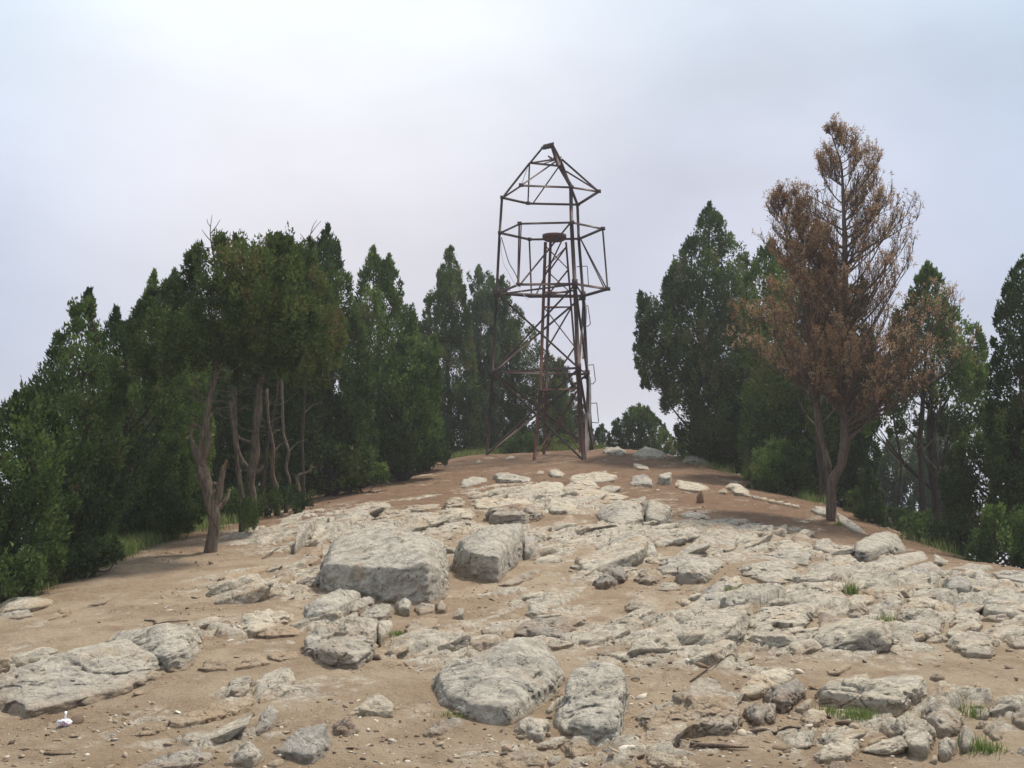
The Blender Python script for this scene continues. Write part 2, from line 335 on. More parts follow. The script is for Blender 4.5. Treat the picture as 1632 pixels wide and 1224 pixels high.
LM = {'dark': leaf_mat('foliage_dark_green', ((0, (.030, .052, .017)), (.5, (.066, .104, .029)), (.9, (.125, .19, .050)), (1, (.19, .15, .07)))),
      'mid': leaf_mat('foliage_mid_green', ((0, (.040, .070, .020)), (.5, (.098, .155, .038)), (.9, (.19, .27, .065)), (1, (.22, .19, .08)))),
      'olive': leaf_mat('foliage_olive_rusty', ((0, (.036, .054, .017)), (.45, (.075, .112, .032)), (.75, (.135, .170, .046)), (1, (.18, .115, .055)))),
      'blue': leaf_mat('foliage_grey_green', ((0, (.040, .060, .032)), (.5, (.078, .115, .056)), (.92, (.135, .19, .085)), (1, (.2, .18, .1)))),
      'bright': leaf_mat('foliage_bright_green', ((0, (.035, .066, .018)), (.5, (.075, .13, .032)), (1, (.15, .22, .055)))),
      'brown': leaf_mat('foliage_dead_brown', ((0, (.20, .110, .055)), (.5, (.37, .225, .12)), (1, (.46, .36, .23))), .35),
      'grass': leaf_mat('grass_blades', ((0, (.08, .13, .03)), (.5, (.15, .21, .055)), (.85, (.24, .28, .10)), (1, (.42, .36, .20))), .3)}
def metal_mat(name, a, b_, c, rough=.6):
    m, t, b = newmat(name); g = N(t, 'ShaderNodeTexCoord'); n = noise_n(t, g.outputs['Object'], 6, 6, .7); n2 = noise_n(t, g.outputs['Object'], 25, 4, .7)
    col = mix_n(t, maprange(t, n, .38, .62), a, b_); col = mix_n(t, maprange(t, n2, .58, .68), col, c); t.links.new(col, b.inputs['Base Color'])
    b.inputs['Roughness'].default_value = rough; b.inputs['Metallic'].default_value = .25; bump_n(t, n2, .4, .01, b); return m
M_STEEL = metal_mat('weathered_dark_steel', (.036, .023, .020), (.075, .040, .033), (.12, .075, .06))
M_STEELG = metal_mat('grey_green_paint_steel', (.075, .07, .06), (.11, .10, .085), (.10, .05, .04))
M_RUST = metal_mat('rusty_red_steel', (.095, .042, .034), (.15, .066, .050), (.07, .036, .03), .75)
M_GALV = metal_mat('galvanised_pale_steel', (.62, .62, .62), (.75, .75, .75), (.4, .38, .35), .4)

# ================================================================== ground sheet
M_GROUND = ground_mat()
def make_ground():
    fa = np.radians(np.linspace(-33, 33, 900)); ca = np.radians(np.linspace(33, 327, 100))[1:-1]
    ang = np.r_[fa, ca]                               # clockwise from +Y
    rad = np.r_[np.linspace(.4, 3.3, 12), np.exp(np.linspace(math.log(3.5), math.log(36), 600)), np.exp(np.linspace(math.log(37), math.log(1350), 60))]
    A, R = np.meshgrid(ang, rad); X = R * np.sin(A); Y = R * np.cos(A)
    Z, D = ground_z(X, Y); nr, na = X.shape
    V = np.c_[X.ravel(), Y.ravel(), Z.ravel()]; V = np.r_[V, [[0, 0, float(ground_z(np.zeros(1), np.zeros(1))[0][0])]]]
    i = np.arange(nr - 1)[:, None] * na; j = np.arange(na)[None, :]; j2 = (j + 1) % na
    F = np.stack([i + j, i + j2, i + na + j2, i + na + j], -1).reshape(-1, 4)[:, ::-1]
    # hub fan as degenerate-free quads (pairs of triangles)
    jj = np.arange(0, na - 1, 2); fan = np.stack([np.full(len(jj), len(V) - 1), jj, jj + 1, (jj + 2) % na], -1)[:, ::-1]
    F = np.r_[F, fan]
    x = V[:, 0]; y = V[:, 1]; r = np.r_[D.ravel(), -1]
    edge = base_z(x, y)
    red = sstep(13, 21, y + .8 * np.abs(x)) * .9
    rr = np.hypot(x, y)
    # leaf litter below the trees, off the trodden dome
    s = (edge < -.25 + .25 * fbm2(x / 1.2, y / 1.2, 3, 91)) & (rr > 7)
    lit = sstep(.0, .5, (-.1 - edge) + .3 * fbm2(x / .8, y / .8, 3, 92)) * sstep(8, 11, rr)
    lit = np.maximum(lit, sstep(31.5, 33.5, y))
    o = fast_mesh('ground', V, F, M_GROUND, attrs={'rock': ('POINT', np.clip(r, -.2, .2)), 'litter': ('POINT', lit), 'red': ('POINT', red)}, smooth=True)
    tag(o, kind='structure')

# ================================================================== rocks
def ico(sub):
    bm = bmesh.new(); bmesh.ops.create_icosphere(bm, subdivisions=sub, radius=1); bm.verts.ensure_lookup_table()
    v = np.array([x.co[:] for x in bm.verts]); f = np.array([[q.index for q in x.verts] for x in bm.faces]); bm.free(); return v, f
ICO = {k: ico(k) for k in (2, 3, 4, 5, 6)}
ZN = {'A': (440, 680, 3.548), 'B': (860, 680, 3.548), 'C': (1200, 780, 3.778), 'D': (0, 860, 3.362), 'E': (340, 900, 3.779), 'F': (660, 960, 3.886), 'G': (980, 960, 4.635), 'H': (1260, 960, 4.387)}
def hull_planes(pts):
    bm = bmesh.new()
    for p in pts: bm.verts.new(p)
    r = bmesh.ops.convex_hull(bm, input=bm.verts, use_existing_faces=False)
    bm.normal_update(); pl = []
    c = np.mean(pts, 0)
    for f in bm.faces:
        n = np.array(f.normal[:]); d = float(np.dot(n, np.array(f.verts[0].co[:]) - c))
        if d < 0: n, d = -n, -d
        if f.calc_area() > 1e-8: pl.append((*n, d))
    bm.free(); return c, np.array(pl)
rock_id = 0
def worley3(p, s):
    ip = np.floor(p); f1 = np.full(len(p), 9.); f2 = np.full(len(p), 9.); hid = np.zeros(len(p))
    for a in (-1, 0, 1):
        for b in (-1, 0, 1):
            for c_ in (-1, 0, 1):
                g = ip + (a, b, c_); h = hashf(g[:, 0], g[:, 1], g[:, 2], s)
                o = np.stack([h, (h * 977.) % 1, (h * 12721.) % 1], -1); d = np.sqrt(((p - g - o) ** 2).sum(1)); m = d < f1
                f2 = np.where(m, f1, np.minimum(f2, d)); f1 = np.where(m, d, f1); hid = np.where(m, (h * 7919.) % 1, hid)
    return f1, f2, hid
def rock_relief(q, amp, tint, sub, rock_id):
    wq = q + .06 * amp * np.stack([noise3(q / (.2 * amp) + i_ * 31, 40 + i_) for i_ in range(3)], -1) * 2
    tilt = np.array([[.86, .35, .36], [-.42, .9, .1], [-.30, -.22, .93]])
    w1 = (wq @ tilt.T) / (np.array((.42, .36, .20)) * amp) + rock_id * 3.3
    f1, f2, hid = worley3(w1, rock_id)
    sm = {'g': .45, 'p': .8, 't': .9, 'd': 1.2}[tint]
    nn = (hid - .5) * .062 * amp * sm - .042 * amp * np.exp(-((f2 - f1) / .05) ** 2) * (hid > .35) * sstep(-.15, .15, noise3(q / (.5 * amp) + 2, 29)) * (.4 + sm * .6)
    if sub >= 5:
        g1, g2, h2 = worley3((wq @ tilt.T) / (np.array((.16, .14, .07)) * amp) + 7, rock_id + 5)
        msk = sstep(-.12, .18, noise3(q / (.45 * amp) + 3, 17))
        nn += ((h2 - .5) * .034 * amp - .022 * amp * np.exp(-((g2 - g1) / .10) ** 2)) * msk * (.3 + .7 * sm)
    nn += fbm3(q / (.34 * amp) + rock_id, 3, 3, .5) * .045 * amp
    nn += fbm3(q / (.07 * amp + .012), 4, 8, .65) * (.018 * amp + .005)
    pit = noise3(q / (.05 * amp + .012), 19); nn -= (.012 * amp + .003) * sstep(.16, .30, pit) * sstep(-.05, .2, noise3(q / (.3 * amp) + 1, 23)) * 2
    return nn
def make_rock(polys, face, tint, label, slope=.35, name=None, cat=None, overhang=0):
    global rock_id; rock_id += 1; rs = np.random.default_rng(1000 + rock_id)
    if not isinstance(polys[0][0], (list, tuple)): polys = [polys]
    hulls = []
    for poly in polys: hulls.append(rock_hull(poly, face, rs, overhang))
    pts, c, pl, W, ymn, xr = hulls[0]
    allp = np.concatenate([h[0] for h in hulls]); W = max(h[3] for h in hulls)
    if len(hulls) > 1: c = allp.mean(0); c[1] += .05; W = np.ptp(allp[:, 0])
    if len(pl) < 4: return None
    S = (allp.max(0) - allp.min(0)) / 2 + 1e-3; pts = allp
    sz = float(S.max() * 2); pxw = max(h[5] for h in hulls) * len(hulls)
    sub = 6 if pxw > 110 else 5 if pxw > 38 else 4 if pxw > 16 else 3
    U, F = ICO[sub]; D = U * S; Ln = np.linalg.norm(D, axis=1)[:, None]; Dn = D / Ln
    # chipped corners
    K = 44
    cn = rs.normal(size=(K, 3)); cn[:, 2] = np.abs(cn[:, 2]) * .8; cn /= np.linalg.norm(cn, axis=1)[:, None]
    sup = ((pts - c) @ cn.T).max(0); cd = sup * rs.uniform(.94, 1.05, K)
    k = 190.0 / sz; rbest = None                                # soft minimum rounds the edges
    for hp, hc, hpl, *_ in hulls:
        d_ = hpl[:, 3] + hpl[:, :3] @ (hc - c); P_ = np.c_[hpl[:, :3], d_]
        if rbest is None or len(hulls) == 1: P_ = np.r_[P_, np.c_[cn, cd]]
        dot = Dn @ P_[:, :3].T; r = np.where(dot > 1e-4, P_[:, 3] / np.maximum(dot, 1e-4), 1e9)
        te = np.where(dot < -1e-4, P_[:, 3] / np.minimum(dot, -1e-4), -1e9).max(1)
        rm = r.min(1); r = (rm - np.log(np.exp(-k * np.minimum(r - rm[:, None], 5)).sum(1)) / k * .6) * 1.05
        if len(hulls) > 1: r = np.where((rm > te) & (rm > 0), r, .02)
        rbest = r if rbest is None else np.maximum(rbest, r)
    r = rbest
    V = Dn * r[:, None]
    q = V + c
    amp = min(sz, .9)
    nn = rock_relief(q, amp, tint, sub, rock_id)
    V = V + Dn * nn[:, None] * 1.0
    q = V + c
    foot = np.clip(1 - (q[:, 2] - base_z(q[:, 0], q[:, 1])) / (.10 + .03 * rs.random()), 0, 1)
    loc = np.array((c[0], c[1], float(base_z(c[0], c[1]))))
    if name is None: name = 'boulder' if W > .75 else 'rock' if W > .28 else 'stone'
    o = fast_mesh(name, q, F, MR[tint], loc=loc, smooth=True, attrs={'foot': ('POINT', foot)})
    return tag(o, label, cat or name)
def rock_hull(poly, face, rs, overhang, slope=.35):
    poly = np.array(poly, float); ymax = poly[:, 1].max(); xc = poly[:, 0].mean()
    basep = ray_ground(poly[np.argmax(poly[:, 1]), 0], ymax); d0 = basep[1]; m = d0 / FPX
    W = (poly[:, 0].max() - poly[:, 0].min()) * m
    n = len(poly)
    def ybot(x):
        ys = []
        for i in range(n):
            a, b = poly[i], poly[(i + 1) % n]
            if (a[0] - x) * (b[0] - x) <= 0 and abs(a[0] - b[0]) > 1e-6: ys.append(a[1] + (b[1] - a[1]) * (x - a[0]) / (b[0] - a[0]))
        return max(ys) if ys else poly[np.argmin(abs(poly[:, 0] - x)), 1]
    pts = []; fz = []
    for (px, py) in poly:
        hp = max(ybot(px) - py, 0); g = ray_ground(px, ybot(px)); mm = g[1] / FPX
        h = hp * mm * (face + (1 - face) * slope)
        if hp < 3:                       # on the ground line
            g2 = ray_ground(px, py); pts.append(g2 - np.array((0, 0, .10 * min(W, .6) + .02)))
            if face > .05:
                # brow above the foot
                yt = poly[:, 1].min(); bx = px + (xc - px) * .12
                hh = min(face * max(ybot(bx) - yt, 0) * .8, max(0, ybot(bx) - ytop(poly, bx)) * max(face, .1)) * mm
                q = g2.copy(); q[0] += (xc - px) * mm * .12; q[2] += hh * rs.uniform(.8, 1.05); q[1] -= overhang * hh
                pts.append(q)
        else:
            q = ray_ground(px, py, h); pts.append(q)
            # skirt behind, falling away below the ground
            away = rs.uniform(.10, .25) * W + .1 * h
            b = q + np.array((rs.uniform(-.04, .04) * W, away, 0)); b[2] = float(base_z(b[0], b[1])) - .06
            pts.append(b); pts.append(q + np.array(((xc - px) * m * .1, away * .45, -h * .12)))
            e = q.copy(); e[2] = float(base_z(q[0], q[1])) - .08; pts.append(e)
    pts = np.array(pts); c, pl = hull_planes(pts)
    return pts, c, pl, W, ymax, np.ptp(poly[:, 0])
def ytop(poly, x):
    ys = []; n = len(poly)
    for i in range(n):
        a, b = poly[i], poly[(i + 1) % n]
        if (a[0] - x) * (b[0] - x) <= 0 and abs(a[0] - b[0]) > 1e-6: ys.append(a[1] + (b[1] - a[1]) * (x - a[0]) / (b[0] - a[0]))
    return min(ys) if ys else poly[:, 1].min()

# ------------------------------------------------ bedrock ledges: overlapping dipping slabs breaking through the soil
def make_bedrock():
    rs = np.random.default_rng(77); VV, FF, AA, n = [], [], [], 0; placed = []; tries = 0
    while len(placed) < 470 and tries < 14000:
        tries += 1
        p, sx, sy, w = zw[rs.integers(len(zw))]; x = p[0] + rs.normal() * sx * .75; y = p[1] + rs.normal() * sy * .75
        if y < 4.6 or abs(x / y) > .56: continue
        off = float(bed_off(np.array([x]), np.array([y]))[0])
        if off < rs.uniform(.0, .05): continue
        L = rs.uniform(.16, .50 if rs.random() < .65 else .85) * (1 + .025 * y); B = L * rs.uniform(.4, .8); T = L * rs.uniform(.16, .34)
        if any((x - a) ** 2 + (y - b_) ** 2 < (c_ * .85 + B * .55) ** 2 for a, b_, c_ in ROCK_FOOT): continue
        if any((x - a) ** 2 + (y - b_) ** 2 < (.30 * (c_ + L)) ** 2 for a, b_, c_ in placed): continue
        placed.append((x, y, L))
    for i, (x, y, L) in enumerate(placed):
        r2 = np.random.default_rng(9000 + i); B = L * r2.uniform(.42, .8); T = max(L * r2.uniform(.22, .42), .07)
        yaw = math.radians(52 + r2.normal() * 22); dipx = -.20 + r2.normal() * .10; dipy = .02 + r2.normal() * .12
        K = 20; nn_ = r2.normal(size=(K, 3)); nn_[:, 2] *= .55; nn_ /= np.linalg.norm(nn_, axis=1)[:, None]
        PLn = np.r_[nn_, [[0, 0, 1], [0, 0, -1], [.1, .05, .99]]]; PLd = np.r_[r2.uniform(.74, 1.10, K), .82, .9, .9]
        sub = 5 if L / y * FPX > 75 else 4; U, F = ICO[sub]
        dot = U @ PLn.T; r = np.where(dot > 1e-4, PLd / np.maximum(dot, 1e-4), 1e9); rm = r.min(1); r = rm - np.log(np.exp(-60 * np.minimum(r - rm[:, None], 3)).sum(1)) / 60 * .6
        Vl = U * r[:, None] * np.array((L / 2, B / 2, T / 2))
        cy, sy_ = math.cos(yaw), math.sin(yaw); X = Vl[:, 0] * cy - Vl[:, 1] * sy_; Y = Vl[:, 0] * sy_ + Vl[:, 1] * cy; Z = Vl[:, 2] - dipx * X * 1.0 + dipy * Y
        rise = r2.uniform(-.22, .18) * T; c0 = np.array((x, y, float(base_z(x, y)) + rise + .25 * max(float(bed_off(np.array([x]), np.array([y]))[0]), 0)))
        q = np.stack([X, Y, Z], 1) + c0; Un = q - c0; Un /= np.linalg.norm(Un, axis=1)[:, None] + 1e-9
        q = q + Un * rock_relief(q, min(L, .7), 'p', sub, 400 + i)[:, None] * .9
        ft = np.clip(1 - (q[:, 2] - base_z(q[:, 0], q[:, 1])) / .07, 0, 1)
        VV.append(q); FF.append(F + n); AA.append(ft); n += len(q)
    print('bedrock slabs', len(placed))
    m = rock_mat('limestone_ledges', (.50, .45, .368), (.40, .30, .21), (.13, .12, .10), .6, .7)
    tag(fast_mesh('bedrock', np.concatenate(VV), np.concatenate(FF), m, loc=(0, 0, 0), smooth=True, attrs={'foot': ('POINT', np.concatenate(AA))}), kind='structure')
ROCKS = """
A .62 g 265,940 270,780 330,630 440,590 590,560 740,600 860,640 940,710 970,800 960,960 880,1000 760,1000 620,990 480,960|largest upright grey boulder left of centre with a bright top and rounded right lobe
A .60 g 985,800 1050,640 1110,600 1220,565 1390,560 1400,640 1395,750 1250,880 1130,860 1060,840|grey wedge shaped boulder just right of the largest upright boulder
A .60 g 1405,620 1470,615 1500,720 1450,748 1402,755|narrow grey block split off the right end of the wedge shaped boulder
A .30 d 1240,900 1360,840 1490,805 1520,850 1400,885 1270,915|dark tilted slab lying under the right side of the wedge shaped boulder
A .85 g 95,720 120,600 170,535 225,525 240,570 190,640 150,690|upright blue grey rock with a knobbly cap, left end of the middle outcrop
A .40 p 180,620 230,560 290,578 282,620 200,660|small pale rock leaning on the upright blue grey rock with the knobbly cap
A .80 g 270,555 300,510 332,535 330,575 300,582|little pointed grey stone standing behind the upright blue grey rock
A .35 p 330,530 400,475 450,458 510,478 560,505 510,545 400,555 340,555|pale humped rock behind and above the largest upright boulder
A .30 t 560,500 620,465 700,470 750,500 782,540 700,552 590,535|low tan rock to the right of the pale humped rock behind the largest boulder
A .40 p 720,462 800,440 920,440 930,465 820,482 730,478|long narrow pale slab on soil above the low tan rock behind the largest boulder
A .25 g 1030,345 1060,300 1120,280 1190,290 1200,318 1110,335 1060,350|leftmost low grey rock in the row high on the bare hilltop soil
A .45 p 1222,300 1240,265 1310,258 1370,280 1450,300 1440,320 1350,322 1250,318|pale humped rock with a cracked right end in the row high on the hilltop
A .60 d 1160,525 1220,460 1400,440 1500,480 1512,518 1400,552 1220,552|brown faced slab with dark hollows below its edge left of the hill centre
A .20 p 1090,440 1130,415 1260,403 1420,413 1480,440 1300,468 1120,470|broad pale flat slab directly behind the brown faced slab
A .35 t 940,452 980,410 1030,400 1082,430 1060,455 960,466|rounded tan rock left of the broad pale flat slab
A .30 p 905,495 980,457 1100,462 1140,500 1110,532 1010,525|rough pale rock left of the brown faced slab with hollows
A .35 p 1352,380 1370,350 1450,320 1600,310 1632,330 1632,380 1560,402 1430,400|large rough pale rock lying across the middle of the hilltop
A .50 p 1540,278 1550,250 1590,243 1635,270 1620,292 1560,290|bright rounded stone alone on brown soil near the hilltop below the tower
A .30 g 1460,266 1490,248 1520,255 1510,270|tiny grey stone left of the bright rounded hilltop stone
A .40 p 1120,205 1145,185 1165,200 1160,209|small white stone on the soil left of the tower foot
A .40 g 1290,185 1320,163 1352,170 1345,184|small grey stone between the tower feet
A .20 t 70,800 150,750 260,650 268,700 250,765 150,805|sloping tan slab along the left side of the largest boulder
A .45 d 100,880 140,895 205,855 262,830 262,905 180,918|brown undercut slab at the left foot of the largest boulder
A .30 t 0,880 0,830 60,815 110,850 75,900 20,905|low tan rock left of the brown undercut slab
E .30 t 0,112 100,40 330,5 345,30 200,82 60,140|long tan slab farthest left in the outcrop below the forked tree
E .45 p 135,192 285,112 440,60 482,100 300,162 150,207|pale layered slab with a dark lower edge right of the long tan slab
E .40 t 522,132 640,72 655,130 560,147|short tan rock touching the left foot of the largest boulder
E .55 g 545,300 600,220 680,170 770,140 860,170 905,205 860,280 740,352 640,372 550,362|grey domed rock with a raised rim in front of the largest boulder
E .40 g 792,262 860,210 930,185 1010,212 960,250 830,302|small folded grey rock on top right of the grey domed rock
E .45 p 862,292 980,248 1072,240 1086,290 1040,345 905,342|pale smooth block right of the grey domed rock
E .35 p 545,420 600,400 850,300 990,342 1010,450 950,500 962,590 882,628 745,622 600,562 525,545|wide block with flat pale top and dark brown broken underside in the left foreground
E .60 g 985,402 1000,345 1082,372 1077,425 1005,480 987,472|grey end block cracked off the right side of the wide flat topped block
E .60 g 1085,245 1120,215 1155,200 1195,252 1182,302 1120,292|sharp little grey stone at the right foot of the grey domed rock
E .30 p 140,410 180,330 250,280 340,268 430,300 505,312 490,360 350,382 240,432|low pale mound of rock left of the grey domed rock
E .20 t 230,432 300,372 440,362 552,402 520,424 380,434|thin tan ledge below the low pale mound
E .35 t 1205,262 1260,235 1332,240 1332,292 1240,302|low tan stone at the foot of the largest boulder
E .50 t 1335,242 1370,220 1412,247 1402,292 1350,292|rounded tan stone below the right corner of the largest boulder
E .70 p 1440,320 1460,280 1490,262 1512,290 1507,326|small pale upright stone on open soil below the wedge shaped boulder
E .20 t 1140,392 1200,325 1372,325 1352,372 1252,432 1152,422|low tan bedrock lump right of the cracked off end block
E .20 t 330,572 340,530 500,522 522,562 400,582|flat tan stone left of the wide block with the brown underside
E .20 t 120,622 200,565 282,545 352,592 250,612|low tan mound on the soil left of the flat tan stone
E .55 p 780,922 850,860 990,785 1082,842 1086,932 900,927|pale triangular rock with a peaked top in the lower left foreground
E .45 p 700,850 702,820 740,808 782,832 792,856 730,867|small pale stone behind the pale triangular rock
E .30 t 545,932 650,865 702,872 717,907 620,937|low tan stone left of the pale triangular rock
E .35 g 340,1128 440,1050 560,980 670,955 737,1077 682,1152 602,1216 560,1182 420,1167|flat grey pointed slab near the bottom edge left of centre
E .45 d 702,987 790,920 862,967 892,1012 802,1042 730,1037|block with a dark red underside beside the flat grey pointed slab
E .60 g 45,1216 130,1120 215,1070 290,1130 322,1187 240,1240|grey pyramid shaped stone at the bottom edge left of the pointed slab
E .40 g 212,1002 290,920 340,842 382,852 402,942 332,1012 240,1032|grey pitted knob at the end of the long ridge in the lower left
E .35 t 352,962 430,932 492,952 452,987 380,982|small tan stone right of the grey pitted knob
E .45 p 300,1216 350,1180 420,1170 432,1202 380,1230|small pale stone between the grey pyramid and the pointed slab
E .35 p 0,922 0,850 80,810 200,800 292,842 180,862 80,902|pale top of the long low ridge in the lower left
E .50 d 1240,1022 1300,975 1480,920 1572,967 1450,985 1300,1042|long narrow reddish stone in front of the big rounded boulder
F .28 g 130,505 180,430 330,340 480,280 650,230 790,240 860,310 920,430 932,540 870,605 700,722 600,767 450,762 250,692 140,645|biggest rounded pale grey boulder in the centre foreground
F .30 g 962,520 980,430 1060,380 1220,380 1290,430 1312,530 1307,800 1270,882 1180,872 1050,822 900,812 852,722 932,630|tall flat faced boulder close against the right of the big rounded boulder
F .60 g 805,690 850,630 930,570 937,600 842,702|thin stone wedge jammed between the two big foreground boulders
F .50 p 590,802 650,745 730,715 820,732 852,792 800,882 740,872 660,832|pale block at the front between the two big foreground boulders
F .30 t 890,902 980,865 1080,872 1112,932 1000,982|low tan stone in front of the tall flat faced boulder
F .55 g 1160,912 1210,888 1257,922 1242,957 1170,942|small angular grey stone at the right foot of the tall flat faced boulder
F .55 g 820,987 870,955 927,967 912,1002 842,1022|small oval grey stone near the bottom edge in front of the tall boulder
F .30 t 450,1002 580,960 700,915 760,962 830,1040 560,1050|broad tan rock cut by the bottom edge below the big rounded boulder
F .30 t 600,202 680,130 830,90 960,75 1002,120 1002,202 900,252 700,227|broad tan rock directly behind the big rounded boulder
F .40 t 1005,162 1090,145 1097,202 1042,237 1005,222|square tan block right of the broad tan rock behind the rounded boulder
F .35 t 1160,162 1230,100 1300,85 1422,110 1437,182 1320,217|tan rock with a ragged top behind the tall flat faced boulder
F .50 g 675,82 720,20 780,5 842,32 862,82 740,97|knobbly grey rock above the broad tan rock in the middle
F .70 p 230,97 270,40 312,62 302,102|small pale stone standing on soil left of the knobbly grey rock
F .20 t 400,172 500,165 560,200 602,232 530,252 470,232|flat tan stone touching the back of the big rounded boulder
F .45 p 1450,982 1480,930 1600,950 1640,1002 1640,1040 1460,1040|pale rock at the bottom edge right of the two big boulders
F .35 t 1100,312 1200,280 1292,287 1290,322 1180,347|low tan stone just behind the top of the tall flat faced boulder
G .32 t 140,905 180,830 410,700 560,660 640,565 760,560 832,680 902,800 937,902 902,987 700,990 530,1007 380,965 270,1007|wide tan and grey rock with a smooth left slope right of the two big boulders
G .30 p 882,662 1000,560 1180,490 1322,520 1322,602 1150,652 1040,707 930,712|smooth pale slab top behind the ribbed brown stone
G .45 d 1062,702 1200,612 1350,560 1422,680 1382,722 1222,812 1182,752|dark lichened block resting above the ribbed brown stone
G .60 d 945,822 1050,740 1150,745 1197,802 1172,882 1050,932 962,892|rounded ribbed brown stone in the right foreground
G .50 g 1332,782 1400,740 1462,715 1452,762 1382,802 1342,802|narrow grey stone in the gap between the dark lichened block and the long overhanging rock
G .30 p 1360,862 1450,790 1562,800 1578,872 1480,917 1400,897|pale flat stone below the narrow grey stone in the right foreground
G .30 p 540,162 560,120 700,75 812,105 782,160 650,202 560,192|pale rock with a flat top in the middle of the central outcrop
G .30 p 1000,105 1100,30 1260,5 1400,0 1500,30 1522,90 1432,197 1250,202 1100,182|large pale pocked slab with hollows in the centre of the right outcrop
G .50 t 230,1162 310,1105 430,1140 442,1240 240,1240|squarish tan rock cut by the bottom edge right of the two boulders
G .45 p 452,1182 500,1145 602,1190 642,1240 452,1240|pale rock sloping down to the right at the bottom edge
B .40 g 300,692 400,650 520,605 632,632 672,747 540,762 440,767 360,712|grey pyramid shaped rock on soil right of the wedge shaped boulder
B .50 d 300,892 370,810 460,795 517,852 440,882 380,917 320,912|brown rock with an arched edge below the grey pyramid shaped rock
B .30 t 520,862 600,800 662,822 682,872 620,892 580,872|low tan rock right of the brown arched rock
B .65 g 770,832 850,755 910,800 1002,842 940,882 880,887 782,882|dark grey rounded rock with two humps in the middle right outcrop
B .25 g 650,802 740,745 900,735 1082,762 1002,832 770,842 700,842|grey slab immediately behind the two humped dark grey rock
B .20 p 720,742 850,670 1000,600 1102,615 1127,702 950,722 800,762|broad smooth pale rock rising to the right in the middle right outcrop
B .40 p 300,502 360,440 480,430 580,442 592,562 520,582 420,592 370,522|cracked pale rock mass in the centre of the hill
B .40 p 577,452 630,410 740,450 772,502 690,572 602,552|pale lumpy rock joined to the right of the cracked pale mass
B .25 t 700,542 850,520 1050,540 1162,592 1130,642 950,612 780,602|long pale tan ledge behind the broad smooth pale rock
B .50 g 780,502 850,475 962,512 962,532 820,522|low grey knob row at the right end of the pale lumpy rock
B .60 g 1020,547 1080,515 1132,552 1120,572 1060,572|small grey rock with a rounded back at the soil edge below the wooden stump
B .50 g 500,335 530,280 580,265 632,292 642,342|peaked grey rock just left of the small square standing stone
B .85 g 665,325 668,265 740,262 750,300 745,332 700,332|small square standing stone high on the hill
B .20 p 745,332 780,300 900,320 982,352 900,372 800,362|flat pale slab behind the wooden stump
B .40 t 1000,372 1040,345 1072,372 1050,382|small tan stone between the stump and the sloping pale rock
B .35 p 1040,347 1080,320 1130,325 1192,372 1190,392 1110,387|pale sloping rock at the upper end of the line of white stones
B .50 g 355,155 375,115 440,115 492,145 475,172 400,160|brown and white boulder nearest the tower on the right skyline
B .40 g 520,165 560,130 600,115 690,135 742,182 700,187 560,177|middle grey boulder on the skyline between the tower and the big tree
B .55 g 800,207 830,170 900,158 950,185 960,222 880,212|rightmost grey humped boulder on the skyline under the big tree
B .40 p 525,232 535,205 610,225 622,246 560,246|small pale flat stone on soil below the skyline boulders
B .25 p 140,312 200,275 320,258 430,270 442,312 330,322 180,314|broad rough pale rock topping the centre of the rocky rise
B .20 p 110,347 200,300 290,300 362,350 200,362|smooth pale slab in front of the broad rough hilltop rock
B .25 p 100,392 280,350 440,380 532,400 460,422 200,402|long thin pale slab below the smooth hilltop slab
B .30 p 20,472 60,410 150,405 232,470 150,497 60,492|flat pale rock with a rounded front left of the cracked pale mass
B .30 t 230,467 300,420 422,400 382,442 320,467|thin tan slab between the flat pale rock and the cracked pale mass
B .15 t 0,592 80,550 170,500 212,520 202,572 100,582|sloping tan bedrock slab left of the grey pyramid shaped rock
B .25 g 1130,742 1250,715 1430,685 1522,730 1532,792 1400,760 1290,767|flat topped grey slab with a dark front edge on the right of the outcrop
B .20 p 1100,802 1200,780 1380,750 1462,832 1492,892 1300,902 1130,842|broad pale slab in front of the flat topped grey slab
B .30 t 1240,642 1300,605 1402,642 1402,682 1290,692|tan rock in the middle of the cluster at the foot of the bare soil slope
B .50 p 1240,602 1270,570 1320,550 1342,592 1290,602|left stone of the pair above the tan rock at the soil slope
B .50 p 1330,592 1350,565 1405,565 1402,612 1370,627|right stone of the pair above the tan rock at the soil slope
B .40 t 1420,662 1450,620 1500,612 1552,652 1530,692 1440,692|rounded tan boulder of the cluster left of the big tree shadow
B .60 p 1490,602 1520,582 1567,597 1552,632|small stone perched behind the rounded tan boulder
B .45 p 1535,702 1560,645 1630,635 1690,665 1700,715 1640,735 1560,712|pale rock with an overhanging front right of the rounded tan boulder
B .75 g 1015,1012 1050,950 1130,940 1197,992 1172,1062 1060,1077|round lichen spotted grey rock beside a green tuft in the middle right
B .40 g 880,962 970,890 1060,890 1052,962 1012,1012 930,1012|grey tilted rock left of the round lichen spotted rock
B .25 p 960,892 1060,845 1130,845 1152,892 1060,922|low pale rock behind the green tuft of the middle right
B .60 g 1260,962 1300,935 1332,950 1322,982|small grey stone on soil right of the green tuft
B .50 p 760,992 800,970 862,985 842,1027|small pale block left of the grey tilted rock
B .15 t 480,1012 560,960 760,992 702,1062 600,1082 500,1042|rough flat bedrock ledge in the centre of the outcrop
B .20 t 790,942 900,900 962,910 882,967 820,967|thin tan ledge leading up to the grey tilted rock
B .30 g 640,925 700,880 770,885 805,920 720,935|low grey stone in front of the two humped dark grey rock
C .55 g 600,372 640,320 720,270 800,252 870,270 937,387 780,412 650,457 610,442|large grey lichened boulder below the big brown tree on the right
C .28 g 610,502 700,440 830,405 1030,375 1082,430 900,492 830,522 730,532|wide grey slab in front of the large lichened boulder
